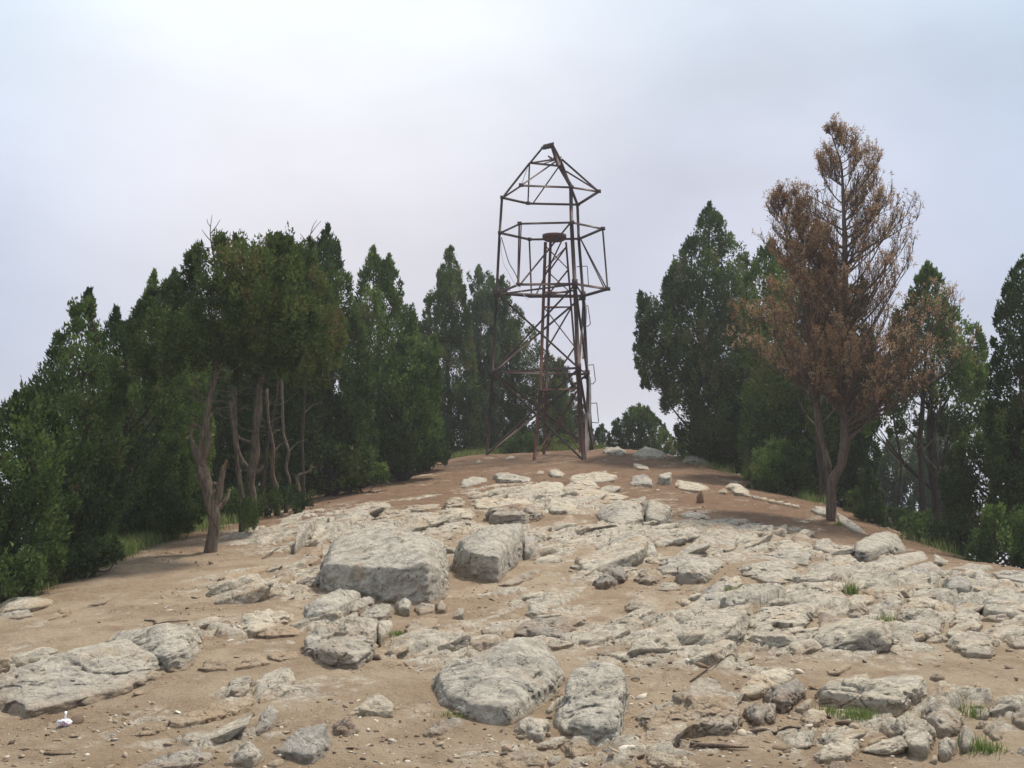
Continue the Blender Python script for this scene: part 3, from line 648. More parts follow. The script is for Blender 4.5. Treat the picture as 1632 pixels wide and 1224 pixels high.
C .40 g 820,542 900,490 1000,450 1080,440 1182,512 1120,542 940,592 850,562|grey slab with a dark hollow beneath it right of the wide grey slab
C .50 p 430,417 600,385 612,462 540,472 470,497|smooth pale block with a curved top left of the large lichened boulder
C .45 g 1060,392 1110,390 1182,442 1140,467 1090,452|small rough grey rock on the right skyline beyond the wide grey slab
C .65 g 1130,592 1180,540 1260,530 1330,582 1352,642 1280,672 1170,662|round light grey boulder with spots on the right
C .30 g 1150,482 1300,445 1430,460 1462,482 1400,502 1240,492|low grey slab on the right edge of the hill behind the round spotted boulder
C .50 g 1290,532 1350,495 1430,510 1432,562 1350,582|angular grey rock behind the right side of the round spotted boulder
C .50 g 1430,512 1530,480 1670,490 1670,602 1570,562 1460,547|arched grey boulder on the right edge of the picture
C .45 g 1370,702 1420,650 1632,625 1700,650 1700,792 1550,802 1450,792 1380,762|big slab with a dark shaded front cut by the right edge
C .20 p 920,712 940,655 1060,655 1202,702 1222,737 1090,747 1000,717|pale flat rock left of the big slab at the right edge
C .30 p 150,662 160,600 240,570 400,560 560,560 582,622 480,662 380,702 300,672|long pale slab with a straight grey front edge in the right outcrop
C .30 g 610,562 700,530 780,545 822,580 700,612 620,602|smooth grey rounded rock right of the long pale slab and its green tuft
C .45 p 650,622 740,580 860,590 922,662 902,722 840,712 760,652|pale fractured block under the slab with the dark hollow
C .50 p 485,722 560,660 680,640 742,657 730,692 640,692 520,742|curved pale slab on top of the stack of broken plates
C .50 p 530,752 640,690 692,702 640,742 692,782 620,812|left broken plate in the stack of plates on the right
C .55 p 690,737 740,705 820,695 827,732 760,757 702,757|right broken plate in the stack of plates on the right
C .60 p 695,782 740,755 777,767 760,792|smallest broken plate at the foot of the stack of plates
C .75 d 665,852 700,805 760,800 802,832 797,882 740,927 702,912|dark rounded stone in the hole below the stack of plates
C .25 p 860,762 920,725 1040,720 1142,762 1160,852 1060,917 980,862 880,822|rough pitted grey rock mass right of the hole and green tuft
C .30 p 1160,802 1250,740 1340,730 1382,792 1372,862 1300,852 1200,832|jagged pale rock below the slab with the dark shaded front
C .25 p 1170,942 1220,862 1400,860 1482,932 1440,1022 1280,1012|broad rough rock low in the right outcrop above the open path
C .18 t 360,762 430,735 540,802 680,882 692,942 560,922 400,852|brownish sloping rock face left of the hole below the plates
C .35 p 1520,922 1560,890 1650,880 1650,962 1570,962|pale stone near the right edge below the big slab
C .60 p 1480,867 1510,805 1542,842 1522,867|small upright stone near the right edge below the shaded slab
C .40 p 345,127 380,105 440,115 470,140 440,167 380,152|pale rock behind the left side of the big brown tree trunk
C .30 g 495,147 560,170 640,225 712,277 620,262 520,212|long pale rock running down behind the right side of the brown tree trunk
H .40 p 380,552 440,505 540,505 552,557 450,567|smooth grey stone behind the long overhanging rock
H .60 p 150,652 220,590 330,545 450,550 650,580 740,590 900,580 942,612 930,722 820,772 740,782 640,772 500,722 300,702 180,692|long jagged rock with a dark overhanging front above green grass in the right foreground
H .35 p 615,882 680,810 800,785 930,785 1002,902 1022,942 960,1087 830,1052 720,962|smooth flat slab with a thick front edge in the lower right
H .30 p 900,782 960,650 1060,660 1202,802 1222,872 1150,932 1040,932 960,832|rough rock mound above the smooth flat slab in the lower right
H .50 p 1160,962 1220,850 1270,900 1287,1052 1200,1062|upright pale rock beside the grass tuft at the lower right
H .55 p 1030,1092 1040,970 1080,945 1150,970 1162,1062 1090,1107|pale angular block between the smooth flat slab and the upright rock
H .45 p 130,1097 250,1000 380,960 475,960 487,1052 430,1112 360,1092 200,1132|pale pointed rock near the bottom edge in the right foreground
H .50 g 525,1012 560,960 640,930 657,952 590,992|narrow grey stone between the pointed rock and the smooth flat slab
H .50 g 1210,732 1280,700 1360,705 1352,737 1250,742|thin grey stone on top of the small pile near the right edge
H .50 g 1270,792 1310,750 1390,760 1387,817 1300,822|grey stone in the middle of the small pile near the right edge
H .50 p 1290,872 1330,820 1382,842 1342,882|small stone at the foot of the small pile near the right edge
H .40 t 1340,892 1430,850 1492,932 1480,987 1420,987 1360,932|tan rock in front of the small pile near the right edge
H .50 p 1198,637 1240,580 1272,600 1275,637|left stone of the two loose stones on the path at the right
H .50 p 1278,602 1300,568 1340,580 1352,622 1300,627|right stone of the two loose stones on the path at the right
H .45 t 1530,802 1600,770 1660,770 1660,882 1570,852|tan rock at the right edge level with the small pile
H .50 p 970,522 1040,490 1082,532 1020,542|upper pale stone beside the path above the rough mound
H .50 p 1010,607 1040,550 1100,560 1112,622 1050,627|lower pale stone beside the path above the rough mound
H .40 t 240,482 350,450 420,430 427,467 330,512 260,507|tan slab on the soil left of the smooth grey stone
H .60 g 1500,1062 1520,1020 1562,1030 1562,1087|small round stone in the lower right corner
H .40 t 240,1180 280,1120 380,1110 422,1180|rounded tan rock cut by the bottom edge below the pointed rock
H .60 p 960,1122 1000,1060 1032,1080 1022,1132|small stone at the foot of the pale angular block
H .50 p 1580,422 1620,395 1660,400 1660,452|bright stone at the right edge beside the path
H .55 g 1570,1090 1600,1020 1660,1000 1660,1110|grey rock in the lower right corner cut by the right edge
D .12 p -60,860 -60,760 150,690 350,620 540,560 640,540 740,560 850,640 902,722 760,792 600,772 440,792 300,852 150,932 50,882|long low pale whaleback outcrop in the left foreground
D .45 g 540,552 620,500 720,490 870,455 1000,465 1120,500 1050,560 992,622 1022,682 902,707 840,662 760,592 640,545|flat plate with a cracked edge lying over the end of the whaleback outcrop
D .35 p -40,360 80,312 300,330 292,352 180,382 0,402|flat pale rock at the left edge below the trees
D .35 g -40,432 0,395 150,380 192,412 100,432|lower layer of rock under the flat pale rock at the left edge
D .20 t 240,432 330,370 372,372 372,402|thin tan slab right of the layered rocks at the left edge
D .25 t 890,1002 950,940 1200,870 1330,850 1402,882 1300,932 1050,992|long tan ridge of rock on the soil in the lower left
D .40 g 700,1240 900,1150 1060,1120 1130,1150 1142,1212 1000,1240|grey rock cut by the bottom edge in the lower left
D .50 t 330,470 380,440 412,425 402,447|small tan stone on the soil right of the left edge rocks
D .15 t 470,352 560,310 642,290 560,342|thin pale streak of rock on the soil below the forked tree
D .20 t 1050,692 1100,650 1200,640 1222,692 1100,702|low tan rock right of the cracked plate
D .20 t 680,1052 780,1000 880,985 892,1022 780,1052|low tan rock at the left end of the long tan ridge
"""
def zpx(z, x, y): ox, oy, s = ZN[z]; return (ox + x / s, oy + y / s)
ROCK_OBJS = []
for line in ROCKS.strip().split('\n'):
    spec, lab = line.split('|'); w = spec.split(); z = w[0]
    polys = [[zpx(z, *map(float, a.split(','))) for a in grp.split()] for grp in ' '.join(w[3:]).split(';')]; poly = polys if len(polys) > 1 else polys[0]
    o = make_rock(poly, float(w[1]), w[2], lab.strip(), cat='rock')
    if o is None: print('rock failed', lab)
    else:
        ROCK_OBJS.append(o); allq = [q for g_ in polys for q in g_]; wpx = max(q[0] for q in allq) - min(q[0] for q in allq); ROCK_FOOT.append((o.location.x, o.location.y, .55 * wpx * o.location.y / FPX + .03))
make_ground(); make_bedrock()
# long row of small white stones lining the path to the brown tree
for i, t in enumerate(np.linspace(0, 1, 7)):
    x0, y0 = 1192 + t * (1268 - 1192), 789 + t * (806 - 789); w_ = 8
    make_rock([(x0 - w_, y0 + 1.5), (x0 - 6, y0 - 2), (x0 + 5, y0 - 2), (x0 + w_, y0 + 3), (x0, y0 + 3.5)], .6, 'p', ['first','second','third','fourth','fifth','sixth','seventh'][i] + ' white stone from the left in the row leading down to the brown tree', name='stone', cat='rock')['group'] = 'white stones in a row'

# pebbles and chips strewn on the soil
def make_gravel():
    rs = np.random.default_rng(5); U, F = ico(1); F0 = F; n = 17000
    r = np.exp(rs.uniform(math.log(3.8), math.log(24), n)); a = np.radians(rs.uniform(-30, 30, n)); x = r * np.sin(a); y = r * np.cos(a)
    k = (fbm2(x / 1.3, y / 1.3, 3, 77) + rs.uniform(-.25, .25, n)) > .02
    k &= base_z(x, y) > -.35
    x = x[k]; y = y[k]; n = len(x); z, d = ground_z(x, y)
    s = np.exp(rs.normal(math.log(.0072), .60, n)); s = np.clip(s, .003, .036) * (1 + .25 * (y > 12))
    A = rs.normal(size=(n, 3, 3)) * .25 + np.eye(3) * np.array((1, .8, .42)); V = np.einsum('vi,nij->nvj', U, A) * s[:, None, None]
    V *= 1 + .7 * (rs.random((n, len(U), 1)) - .5)
    V += np.stack([x, y, z + s * .15], -1)[:, None]
    F = (F0[None] + (np.arange(n) * len(U))[:, None, None]).reshape(-1, 3)
    m, t, b = newmat('pebbles'); at = N(t, 'ShaderNodeAttribute', attribute_name='tint')
    c = ramp_n(t, at.outputs['Fac'], ((0, (.09, .06, .045)), (.25, (.22, .15, .10)), (.75, (.36, .29, .21)), (1, (.56, .51, .43)))); t.links.new(c, b.inputs['Base Color']); b.inputs['Roughness'].default_value = .95
    o = fast_mesh('gravel', V.reshape(-1, 3), F, m, attrs={'tint': ('FACE', np.repeat(rs.random(n), len(F0)))}, loc=(0, 0, 0)); tag(o, 'small chips and pebbles scattered over the bare brown soil', 'gravel', kind='stuff')
make_gravel()
# ================================================================== survey tower
def join(parts):
    Vs, Fs, n = [], [], 0
    for v, f in parts: Vs.append(v); Fs.append(np.asarray(f) + n); n += len(v)
    return np.concatenate(Vs), np.concatenate(Fs)
def bar(p, q, w, t=None, roll=0.0, lshape=True):
    """L-section steel angle (or flat bar) from p to q"""
    w = w * .96; p = np.array(p, float); q = np.array(q, float); a = q - p; a /= np.linalg.norm(a)
    up = np.array((0, 0, 1.)) if abs(a[2]) < .9 else np.array((0, 1., 0)); s = np.cross(a, up); s /= np.linalg.norm(s); u = np.cross(s, a)
    c, sn = math.cos(roll), math.sin(roll); s, u = c * s + sn * u, -sn * s + c * u
    t = t or w * .14
    prof = [(0, 0), (w, 0), (w, t), (t, t), (t, w), (0, w)] if lshape else [(0, 0), (w, 0), (w, t), (0, t)]
    prof = np.array(prof) - (w * .35 if lshape else w * .5); k = len(prof)
    V = np.concatenate([e + prof[:, :1] * s + prof[:, 1:] * u for e in (p, q)])
    F = [(i, (i + 1) % k, k + (i + 1) % k, k + i) for i in range(k)]
    if lshape: F += [(0, 1, 2, 3), (0, 3, 4, 5), (6, 9, 8, 7), (6, 11, 10, 9)]
    else: F += [(0, 3, 2, 1), (4, 5, 6, 7)]
    return V, np.array(F)
def tube(pts, radii, sides=8, noise=0., seed=0, cap=True):
    pts = np.asarray(pts, float); n = len(pts); radii = np.broadcast_to(radii, (n,)).astype(float)
    tg = np.gradient(pts, axis=0); tg /= np.linalg.norm(tg, axis=1)[:, None] + 1e-9
    ref = np.array((0.31, 1., .17)); s = np.cross(tg, ref); s /= np.linalg.norm(s, axis=1)[:, None] + 1e-9; u = np.cross(s, tg)
    a = np.linspace(0, 2 * math.pi, sides, endpoint=False)
    ring = np.cos(a)[None, :, None] * s[:, None] + np.sin(a)[None, :, None] * u[:, None]
    R = radii[:, None] * np.ones((1, sides))
    V = pts[:, None] + ring * R[..., None]
    if noise:
        q = V.reshape(-1, 3); dn = fbm3(q * np.array((1, 1, .35)) / (.06 + radii.mean()), 3, seed).reshape(n, sides); V = pts[:, None] + ring * (R * (1 + noise * dn * 2))[..., None]
    V = V.reshape(-1, 3); i = np.arange(n - 1)[:, None] * sides; j = np.arange(sides)[None]; j2 = (j + 1) % sides
    F = np.stack([i + j, i + j2, i + sides + j2, i + sides + j], -1).reshape(-1, 4)
    if cap:
        V = np.r_[V, [pts[0], pts[-1]]]; z = len(V)
        b0 = [(z - 2, (k + 1) % sides, k, z - 2) for k in range(0)]
        m = (n - 1) * sides
        capf = [(z - 2, (k + 2) % sides, (k + 1) % sides, k) for k in range(0, sides - 1, 2)] + [(z - 1, m + k, m + (k + 1) % sides, m + (k + 2) % sides) for k in range(0, sides - 1, 2)]
        F = np.r_[F, np.array(capf)]
    return V, F
def smooth_path(pts, n=24):
    pts = np.asarray(pts, float); m = len(pts); t = np.linspace(0, m - 1, n); out = []
    pp = np.r_[[2 * pts[0] - pts[1]], pts, [2 * pts[-1] - pts[-2]]]
    for x in t:
        i = min(int(x), m - 2); f = x - i; a, b, c, d = pp[i], pp[i + 1], pp[i + 2], pp[i + 3]
        out.append(.5 * (2 * b + (c - a) * f + (2 * a - 5 * b + 4 * c - d) * f * f + (3 * b - a - 3 * c + d) * f ** 3))
    return np.array(out)

TD = 28.0
def ring3(pix, zrel):
    res = []
    for px, py in pix:
        dr = pdir(px, py); res.append(np.array((dr[0], 1, dr[2])) * (zrel / dr[2]) + np.array((0, 0, EYE)))
    return res
def ringz(pix):   # height from the mean of near and far rows
    ym = np.mean([p[1] for p in pix]); return pdir(875, ym)[2] * TD
R1p = [(800.6,315.5),(830.4,296),(910.5,299),(954,305.7),(920.8,326.5),(841.8,324.7)]
R2p = [(797,371.6),(828,357),(911.6,355),(960.8,365),(923,381),(844,382)]
R3p = [(792,467.7),(825.8,454),(917,453),(968.8,461),(930,472),(847.5,472.5)]
R1 = ring3(R1p, ringz(R1p)); R2 = ring3(R2p, ringz(R2p)); R3 = ring3(R3p, ringz(R3p))
def legpt(i, px, py):   # continue the line of leg i downwards
    a, b = R1[i], R3[i]; d0 = b[1] + (b[1] - a[1]) * 0.9; 
    # depth extrapolated with row
    ra, rb = R1p[i][1], R3p[i][1]; d = b[1] + (b[1] - a[1]) / (rb - ra) * (py - rb)
    return P(px, py, d)
R4 = {0: legpt(0, 785.5, 594), 2: legpt(2, 922.6, 587), 4: legpt(4, 936.5, 597)}
FT = {0: legpt(0, 776, 724), 2: legpt(2, 932.4, 736), 4: legpt(4, 945.5, 719)}
for k in FT:
    g = float(ground_z(np.array([FT[k][0]]), np.array([FT[k][1]]))[0][0]); print('foot', k, FT[k], 'ground', g)
tc_ = np.mean([FT[k] for k in FT], 0)
TW = empty('survey_tower', (tc_[0], tc_[1], float(base_z(tc_[0], tc_[1]))), 'tall open steel survey tower with six sided rings and a pointed top on the hilltop', 'tower')
def tp(name, parts, mat=None, label=None):
    v, f = join(parts); o = fast_mesh(name, v, f, mat or M_STEEL, parent=TW)
    if label: o['label'] = label
    return o
def down(p, k=.25): q = p.copy(); q[2] -= k; return q
APL = P(864.7, 235, (R1[0][1] + R1[2][1]) / 2 - .1); APR = P(880.5, 231.5, APL[1] - .3)
for k, w in ((0, .075), (2, .105), (4, .085)):
    leg = tp('leg', [bar(down(FT[k]), R4[k], w), bar(R4[k], R3[k], w), bar(R3[k], R2[k], w * .95), bar(R2[k], R1[k], w * .9)])
    for Rk in (R4[k], R3[k]):
        g = fast_mesh('gusset_plate', *bar(Rk + (0, 0, -.12), Rk + (0, 0, .12), .15, .02, .3, False), mat=M_STEEL, rel=False); g.parent = leg; g.data.transform(Matrix.Translation(-TW.location))
A_ = P(844.2, 260, (R1[0][1] + APL[1]) / 2); B_ = P(891, 265, (R1[2][1] + APR[1]) / 2); C_ = P(892.3, 253, B_[1] + .35)
tp('rafter', [bar(R1[0], A_, .06), bar(A_, APL, .06)]); tp('rafter', [bar(R1[2], B_, .10), bar(B_, APR, .10)]); tp('rafter', [bar(R1[4], C_, .06), bar(C_, APR, .05)])
tp('ridge_plate', [bar(APL, APR, .11, .05, 0, False), bar(APL + (0, 0, .03), APR + (.02, 0, .04), .07)])
tp('rafter', [bar(R1[1], C_, .035)]); tp('rafter', [bar(R1[3], P(895, 254, C_[1]), .045)]); tp('rafter', [bar(R1[3] + (-.06, 0, .05), P(902, 273, B_[1] + .2), .035)])
tp('rafter', [bar(R1[5], A_, .04)]); tp('rafter', [bar(R1[5] + (.12, 0, 0), B_, .04)])
tp('collar_frame', [bar(A_, B_, .055), bar(A_, C_, .045), bar(B_, C_, .045), bar(A_ * .6 + B_ * .4, C_, .03)])
# wrecked signal plate on the collar frame
jk = []
rs_ = np.random.default_rng(3)
for i in range(7):
    a = A_ * (.45 - .06 * i) + C_ * (.55 + .06 * i); jk.append(bar(a + rs_.normal(size=3) * .03, a + rs_.normal(size=3) * .03 + (.10, .02, .05), .05, .01, rs_.random() * 3, False))
tp('bent_fittings', jk)
for R, w in ((R1, .055), (R2, .055), (R3, .065)):
    for i in range(6): tp('ring_beam', [bar(R[i], R[(i + 1) % 6], w)])
for R in (R1, R2, R3):
    for i in range(6): tp('gusset_plate', [bar(R[i] + (-.055, -.03, 0), R[i] + (.055, -.03, 0), .10, .012, 1.57, False)] + [tube([R[i] + (dx, -.05, dz), R[i] + (dx, -.02, dz)], .012, 6) for dx in (-.03, .03) for dz in (-.025, .025)])
# platform: inner bearers across the lowest ring
tp('platform_bearer', [bar(R3[0], R3[4], .055)]); tp('platform_bearer', [bar(R3[0] + (0, .1, -.02), R3[2], .05)]); tp('platform_bearer', [bar(R3[5], R3[2] * .5 + R3[4] * .5 - (.1, 0, 0), .05)])
tp('platform_bearer', [bar(R3[2], R3[4], .055)]); tp('platform_bearer', [bar(R3[5] + (-.1, 0, 0), R3[4] + (0, -.1, -.02), .07, .02, 0, False)])
for i, j in ((1, 1), (5, 5), (3, 3)): tp('railing_post', [bar(R3[i], R2[j], .045)])
tp('railing_post', [bar(R3[1] + (.02, 0, 0), P(831, 357, R2[1][1]), .03)])
tp('diagonal_rod', [bar(R3[1] + (.05, 0, 0), R2[2] + (-.03, 0, 0), .045)]); tp('diagonal_rod', [bar(R3[5] + (.1, 0, 0), P(896, 383, R2[5][1]), .04)])
tp('diagonal_rod', [bar(R3[3] + (-.03, 0, .03), P(921, 372, R2[4][1] - .3), .045)]); tp('diagonal_rod', [bar(R3[3] + (-.09, 0, .03), P(924, 378, R2[4][1]), .04)])
def cable(pix, d, r, nm, mat, lab):
    v, f = tube(smooth_path([P(a, b, d) for a, b in pix]), r, 6); o = fast_mesh(nm, v, f, mat, parent=TW, smooth=True); o['label'] = lab
cable([(799,378),(804,395),(811,418),(819,432),(824,442),(829,458)], R3[1][1], .011, 'hanging_rod', M_STEEL, 'thin bent rod hanging inside the left of the railing')
cable([(798,376),(799,398),(802,418),(809,432),(819,450),(826,458),(835,470),(842,478)], R3[1][1] - .15, .007, 'hanging_cable', M_GALV, 'thin pale cable drooping at the left of the platform')
cable([(841,268),(836,280),(832,292)], R1[1][1], .012, 'hanging_rod', M_GALV, 'short pale rod end below the left rafter')
# girts and cross bracing
for a, b, w in ((0, 2, .06), (0, 4, .065), (2, 4, .06)): tp('girt', [bar(R4[a], R4[b], w)])
def xb(a, b, lo, hi, w=.055): tp('brace', [bar(lo[a], hi[b], w)])
for a, b in ((0, 2), (2, 0), (0, 4), (2, 4), (4, 2)): xb(a, b, R4, {k: R3[k] for k in (0, 2, 4)})
for a, b in ((0, 2), (2, 0), (0, 4), (4, 0), (2, 4), (4, 2)): xb(a, b, FT, R4, .06)
# pale conduit and U-shaped step rungs on the right legs
dz = R3[4][1]
v, f = tube(smooth_path([P(931, 476, dz), P(934, 500, dz), P(930, 545, dz), P(929, 572, dz - .05)], 16), .028, 8); o = fast_mesh('conduit_pipe', v, f, M_GALV, parent=TW, smooth=True); o['label'] = 'bright bent upper pipe'
v, f = tube(smooth_path([P(940, 598, FT[4][1] - .1), P(940.5, 650, FT[4][1] - .1), P(936.5, 720, FT[4][1] - .1)], 12), .03, 8); o = fast_mesh('conduit_pipe', v, f, M_GALV, parent=TW, smooth=True); o['label'] = 'bright lower pipe reaching the ground'
for pts in ([(919,425),(936,424),(938,455)], [(929,488),(937,487),(941,516),(937,520),(926,520)], [(938,582),(946,581),(949,607),(945,612),(938,611)], [(942,643),(951,642),(954,672),(953,674),(943,673)]):
    L = [P(a, b, dz + .05) for a, b in pts]; tp('step_rung', [tube([L[i], L[i + 1]], .011, 6) for i in range(len(L) - 1)])

# inner three legged stand carrying the flat round table
IA, IB, IC = (870.5, 388), (877, 386), (902, 386)
dA, dB, dC = 27.6, 28.1, 28.0
def gz(px, d): 
    p = P(px, 700, d); return np.array((p[0], p[1], float(ground_z(np.array([p[0]]), np.array([p[1]]))[0][0]) - .06))
tops = [P(870, 386, 27.75), P(878, 386, 28.25), P(902.5, 386, 28.0)]
mids = [P(862, 622, 27.3), P(870.5, 622, 28.7), P(921.5, 620, 28.1)]
feet = [P(852, 727, 27.1), P(867.5, 723, 29.0), P(925, 726, 28.2)]
for q in feet: q[2] = min(q[2], float(ground_z(np.array([q[0]]), np.array([q[1]]))[0][0]) - .05)
ST = empty('instrument_stand', tuple(np.mean(feet, 0)), 'slender rusty red three legged stand with a flat top standing inside the survey tower', 'stand')
def ibar(p, q, w): return bar(p, q, w * .8)
def sp(name, parts, mat=None): v, f = join(parts); return fast_mesh(name, v, f, mat or M_RUST, parent=ST)
for i, w in ((0, .11), (1, .10), (2, .07)): sp('leg', [ibar(feet[i], mids[i], w), ibar(mids[i], tops[i], w * .95)])
def at_t(i, t): return tops[i] * (1 - t) + feet[i] * t if t > .75 else (tops[i] * (1 - t / .70) + mids[i] * (t / .70) if t <= .70 else mids[i] * (1 - (t - .7) / .3) + feet[i] * ((t - .7) / .3))
lev = [.02, .24, .31, .70, 1.0]
for t in (.24, .31, .70):
    for a, b in ((0, 2), (1, 2), (0, 1)): sp('cross_bar', [ibar(at_t(a, t), at_t(b, t), .045)])
for t0, t1 in ((.02, .13), (.13, .24), (.31, .5), (.5, .70), (.70, .98)):
    sp('lattice_rod', [ibar(at_t(0, t0), at_t(2, t1), .04)]); sp('lattice_rod', [ibar(at_t(2, t0), at_t(1, t1), .04)])
    if t0 in (.02, .70): sp('lattice_rod', [ibar(at_t(2, t0), at_t(0, t1), .035)])
tcn = np.mean(tops, 0); tcn[2] = P(884, 376, 28)[2]
disc = tube([tcn - (0, 0, .14), tcn - (0, 0, .11), tcn - (0, 0, .05), tcn - (0, 0, .05), tcn + (0, 0, .03), tcn + (0, 0, .04)], [.20, .27, .27, .31, .31, .29], 20)
sp('table_top', [disc], M_RUST)
# ================================================================== trees
def inpoly(x, y, poly):
    c = np.zeros(len(x), bool); n = len(poly); j = n - 1
    for i in range(n):
        xi, yi = poly[i]; xj, yj = poly[j]
        if yi != yj: c ^= ((yi > y) != (yj > y)) & (x < (xj - xi) * (y - yi) / (yj - yi) + xi)
        j = i
    return c
def edist(x, y, poly):
    d = np.full(len(x), 1e9); n = len(poly)
    for i in range(n):
        a = poly[i]; b = poly[(i + 1) % n]; v = b - a; t = np.clip(((x - a[0]) * v[0] + (y - a[1]) * v[1]) / (v @ v + 1e-9), 0, 1)
        d = np.minimum(d, np.hypot(x - a[0] - t * v[0], y - a[1] - t * v[1]))
    return d
def leaves(C, rad, L, rs, axis_up=1.0, ln=.075, wd=.03, clump_tint=None, spread=1.0, out_c=None):
    """clumps of small leaf sprays: C (N,3) centres"""
    n = len(C); d = rs.normal(size=(n, L, 3)); d /= np.linalg.norm(d, axis=2)[..., None]; rr = rs.random((n, L)) ** .45
    el = rs.uniform(.9, 2.3, (n, 1)); off = d * rr[..., None] * rad[:, None, None]; off[..., :2] *= .85; off[..., 2] *= el; p = (C[:, None] + off).reshape(-1, 3)
    ax = d * .55 * spread + np.array((0, 0, axis_up)) + rs.normal(size=(n, L, 3)) * .6
    if out_c is not None: o = C - out_c; o[:, 2] *= .2; o /= np.linalg.norm(o, axis=1)[:, None] + 1e-6; ax += o[:, None] * .55
    ax = ax.reshape(-1, 3); ax /= np.linalg.norm(ax, axis=1)[:, None]
    s = np.cross(ax, rs.normal(size=ax.shape)); s /= np.linalg.norm(s, axis=1)[:, None] + 1e-6
    k = rs.uniform(.6, 1.3, (len(p), 1)); a = p - s * wd * k * .5; b = p + s * wd * k * .5; t = p + ax * ln * k * rs.uniform(.7, 1.2, (len(p), 1))
    V = np.stack([a, b, t], 1).reshape(-1, 3); F = np.arange(len(V)).reshape(-1, 3)
    ct = clump_tint if clump_tint is not None else rs.random(n)
    T = np.clip(np.repeat(ct, L) * .75 + rs.random(n * L) * .35 - .05, 0, 1); return V, F, T
LEAFCOUNT = 0
def crown_mesh(name, poly, d, thick, mat, parent, seed, dens=1.0, clump=.15, leaf=1.0, L=70, holes=.0):
    global LEAFCOUNT
    rs = np.random.default_rng(seed); poly = np.array(poly, float); m = d / FPX
    x0, y0 = poly.min(0); x1, y1 = poly.max(0); area = .5 * abs(np.dot(poly[:, 0], np.roll(poly[:, 1], 1)) - np.dot(poly[:, 1], np.roll(poly[:, 0], 1))) * m * m
    n = int(7.5 * dens * area / (math.pi * clump ** 2)) ; px = rs.uniform(x0, x1, n * 6); py = rs.uniform(y0, y1, n * 6)
    fq = 26.0 * 16 / d; wv = 8.5 * 16 / d; wx = wv * 2 * noise2(px / fq, py / fq, seed % 40); wy = wv * 2.4 * noise2(px / fq + 9, py / fq, seed % 40 + 3)
    k = inpoly(px + wx, py + wy, poly); px, py = px[k][:n * 2], py[k][:n * 2]
    e = edist(px, py, poly) * m; T = thick * np.clip(1 - np.exp(-e / (.35 * thick)), .0, 1)
    u = rs.uniform(-1, 1, len(px)); dep = np.sign(u) * np.abs(u) ** .6 * T
    pos = np.array([P(a, b, d + c) for a, b, c in zip(px, py, dep)])
    # clumping: drop clumps in noise hollows so that lobes, gaps and light and dark masses appear
    nzv = fbm3(pos / np.array((.42, .42, .6)) / (clump / .15), 2, seed % 50)
    keep = nzv > (-.20 + holes); pos = pos[keep][:n]; e2 = e[keep][:n]
    rad = clump * rs.uniform(.55, 1.25, len(pos)) * np.clip(.45 + e2 / (clump * 2.5), .45, 1.1)
    # pointed leaders at every tip of the outline
    sp_p, sp_r = [], []
    for i_ in range(len(poly)):
        a_, b_, c_ = poly[i_ - 1], poly[i_], poly[(i_ + 1) % len(poly)]
        if b_[1] < a_[1] - 3 and b_[1] < c_[1] - 3 and leaf > .55 and b_[1] < 600:
            dd_ = rs.uniform(-.2, .2) * thick; hh = rs.uniform(26, 42) * 18 / d; xx = rs.normal() * 3
            for k_ in range(13): t_ = k_ / 12; sp_p.append(P(b_[0] + rs.normal() * (1.0 + 5 * t_) + xx * t_, b_[1] - 3 + hh * t_, d + dd_ + rs.normal() * .06 * t_)); sp_r.append(clump * (.22 + .42 * t_))
    if sp_p: pos = np.r_[pos, np.array(sp_p)]; rad = np.r_[rad, sp_r]
    cc = pos.mean(0)
    ct = np.clip(.44 + 1.3 * fbm3(pos / .8, 2, (seed + 9) % 50) + rs.normal(size=len(pos)) * .22, 0, 1.15)
    V, F, Tt = leaves(pos, rad, L, rs, ln=.066 * leaf * (clump / .15) ** .5, wd=.040 * leaf * (clump / .15) ** .5, clump_tint=ct, out_c=cc)
    LEAFCOUNT += len(F)
    return fast_mesh(name, V, F, mat, parent=parent, attrs={'tint': ('FACE', Tt)}), pos
def make_tree(label, kind, poly, d, thick=1.0, base=None, dens=1.0, clump=.15, leaf=1.0, L=70, holes=0., name='conifer_tree', cat='tree', group=None, seed=1, trunk=True, tr=.09, trunk_mat=None, limbs=10):
    poly = np.array(poly, float)
    bx, by = base if base else (poly[:, 0].mean(), None)
    p = P(bx, 700, d); z = float(base_z(p[0], p[1])); root = empty(name, (p[0], p[1], z), label, cat, group)
    cr, pos = crown_mesh('crown', poly, d, thick, LM[kind], root, seed, dens, clump, leaf, L, holes)
    if trunk:
        rs = np.random.default_rng(seed + 500); it = np.argmin(poly[:, 1]); top = P(poly[it, 0], poly[it, 1] + 12, d); b0 = np.array((p[0], p[1], z - .2))
        pts = [b0 + (top - b0) * t + np.array((rs.normal() * .06, rs.normal() * .06, 0)) * (0 < t < 1) for t in np.linspace(0, 1, 7)]
        pts = smooth_path(pts, 22); rad = tr * (1 - np.linspace(0, 1, 22) * .92); parts = [tube(pts, rad, 9, .25, seed)]
        fast_mesh('trunk', *join(parts), mat=trunk_mat or M_BARKD, parent=root, smooth=True)
        lp = []
        sel = rs.choice(len(pos), min(limbs * 3, len(pos)), replace=False)
        for q in pos[sel]:
            t = np.clip((q[2] - z) / (top[2] - z) - .12 - .1 * rs.random(), .08, .9); i = int(t * 21); s = pts[i]; mid = (s + q) / 2 + np.array((0, 0, -.08)) + rs.normal(size=3) * .05
            lp.append(tube(smooth_path([s, mid, q], 7), np.linspace(max(rad[i] * .4, .012), .006, 7), 5, .2, seed))
        fast_mesh('limbs', *join(lp), mat=trunk_mat or M_BARKD, parent=root, smooth=True)
    return root

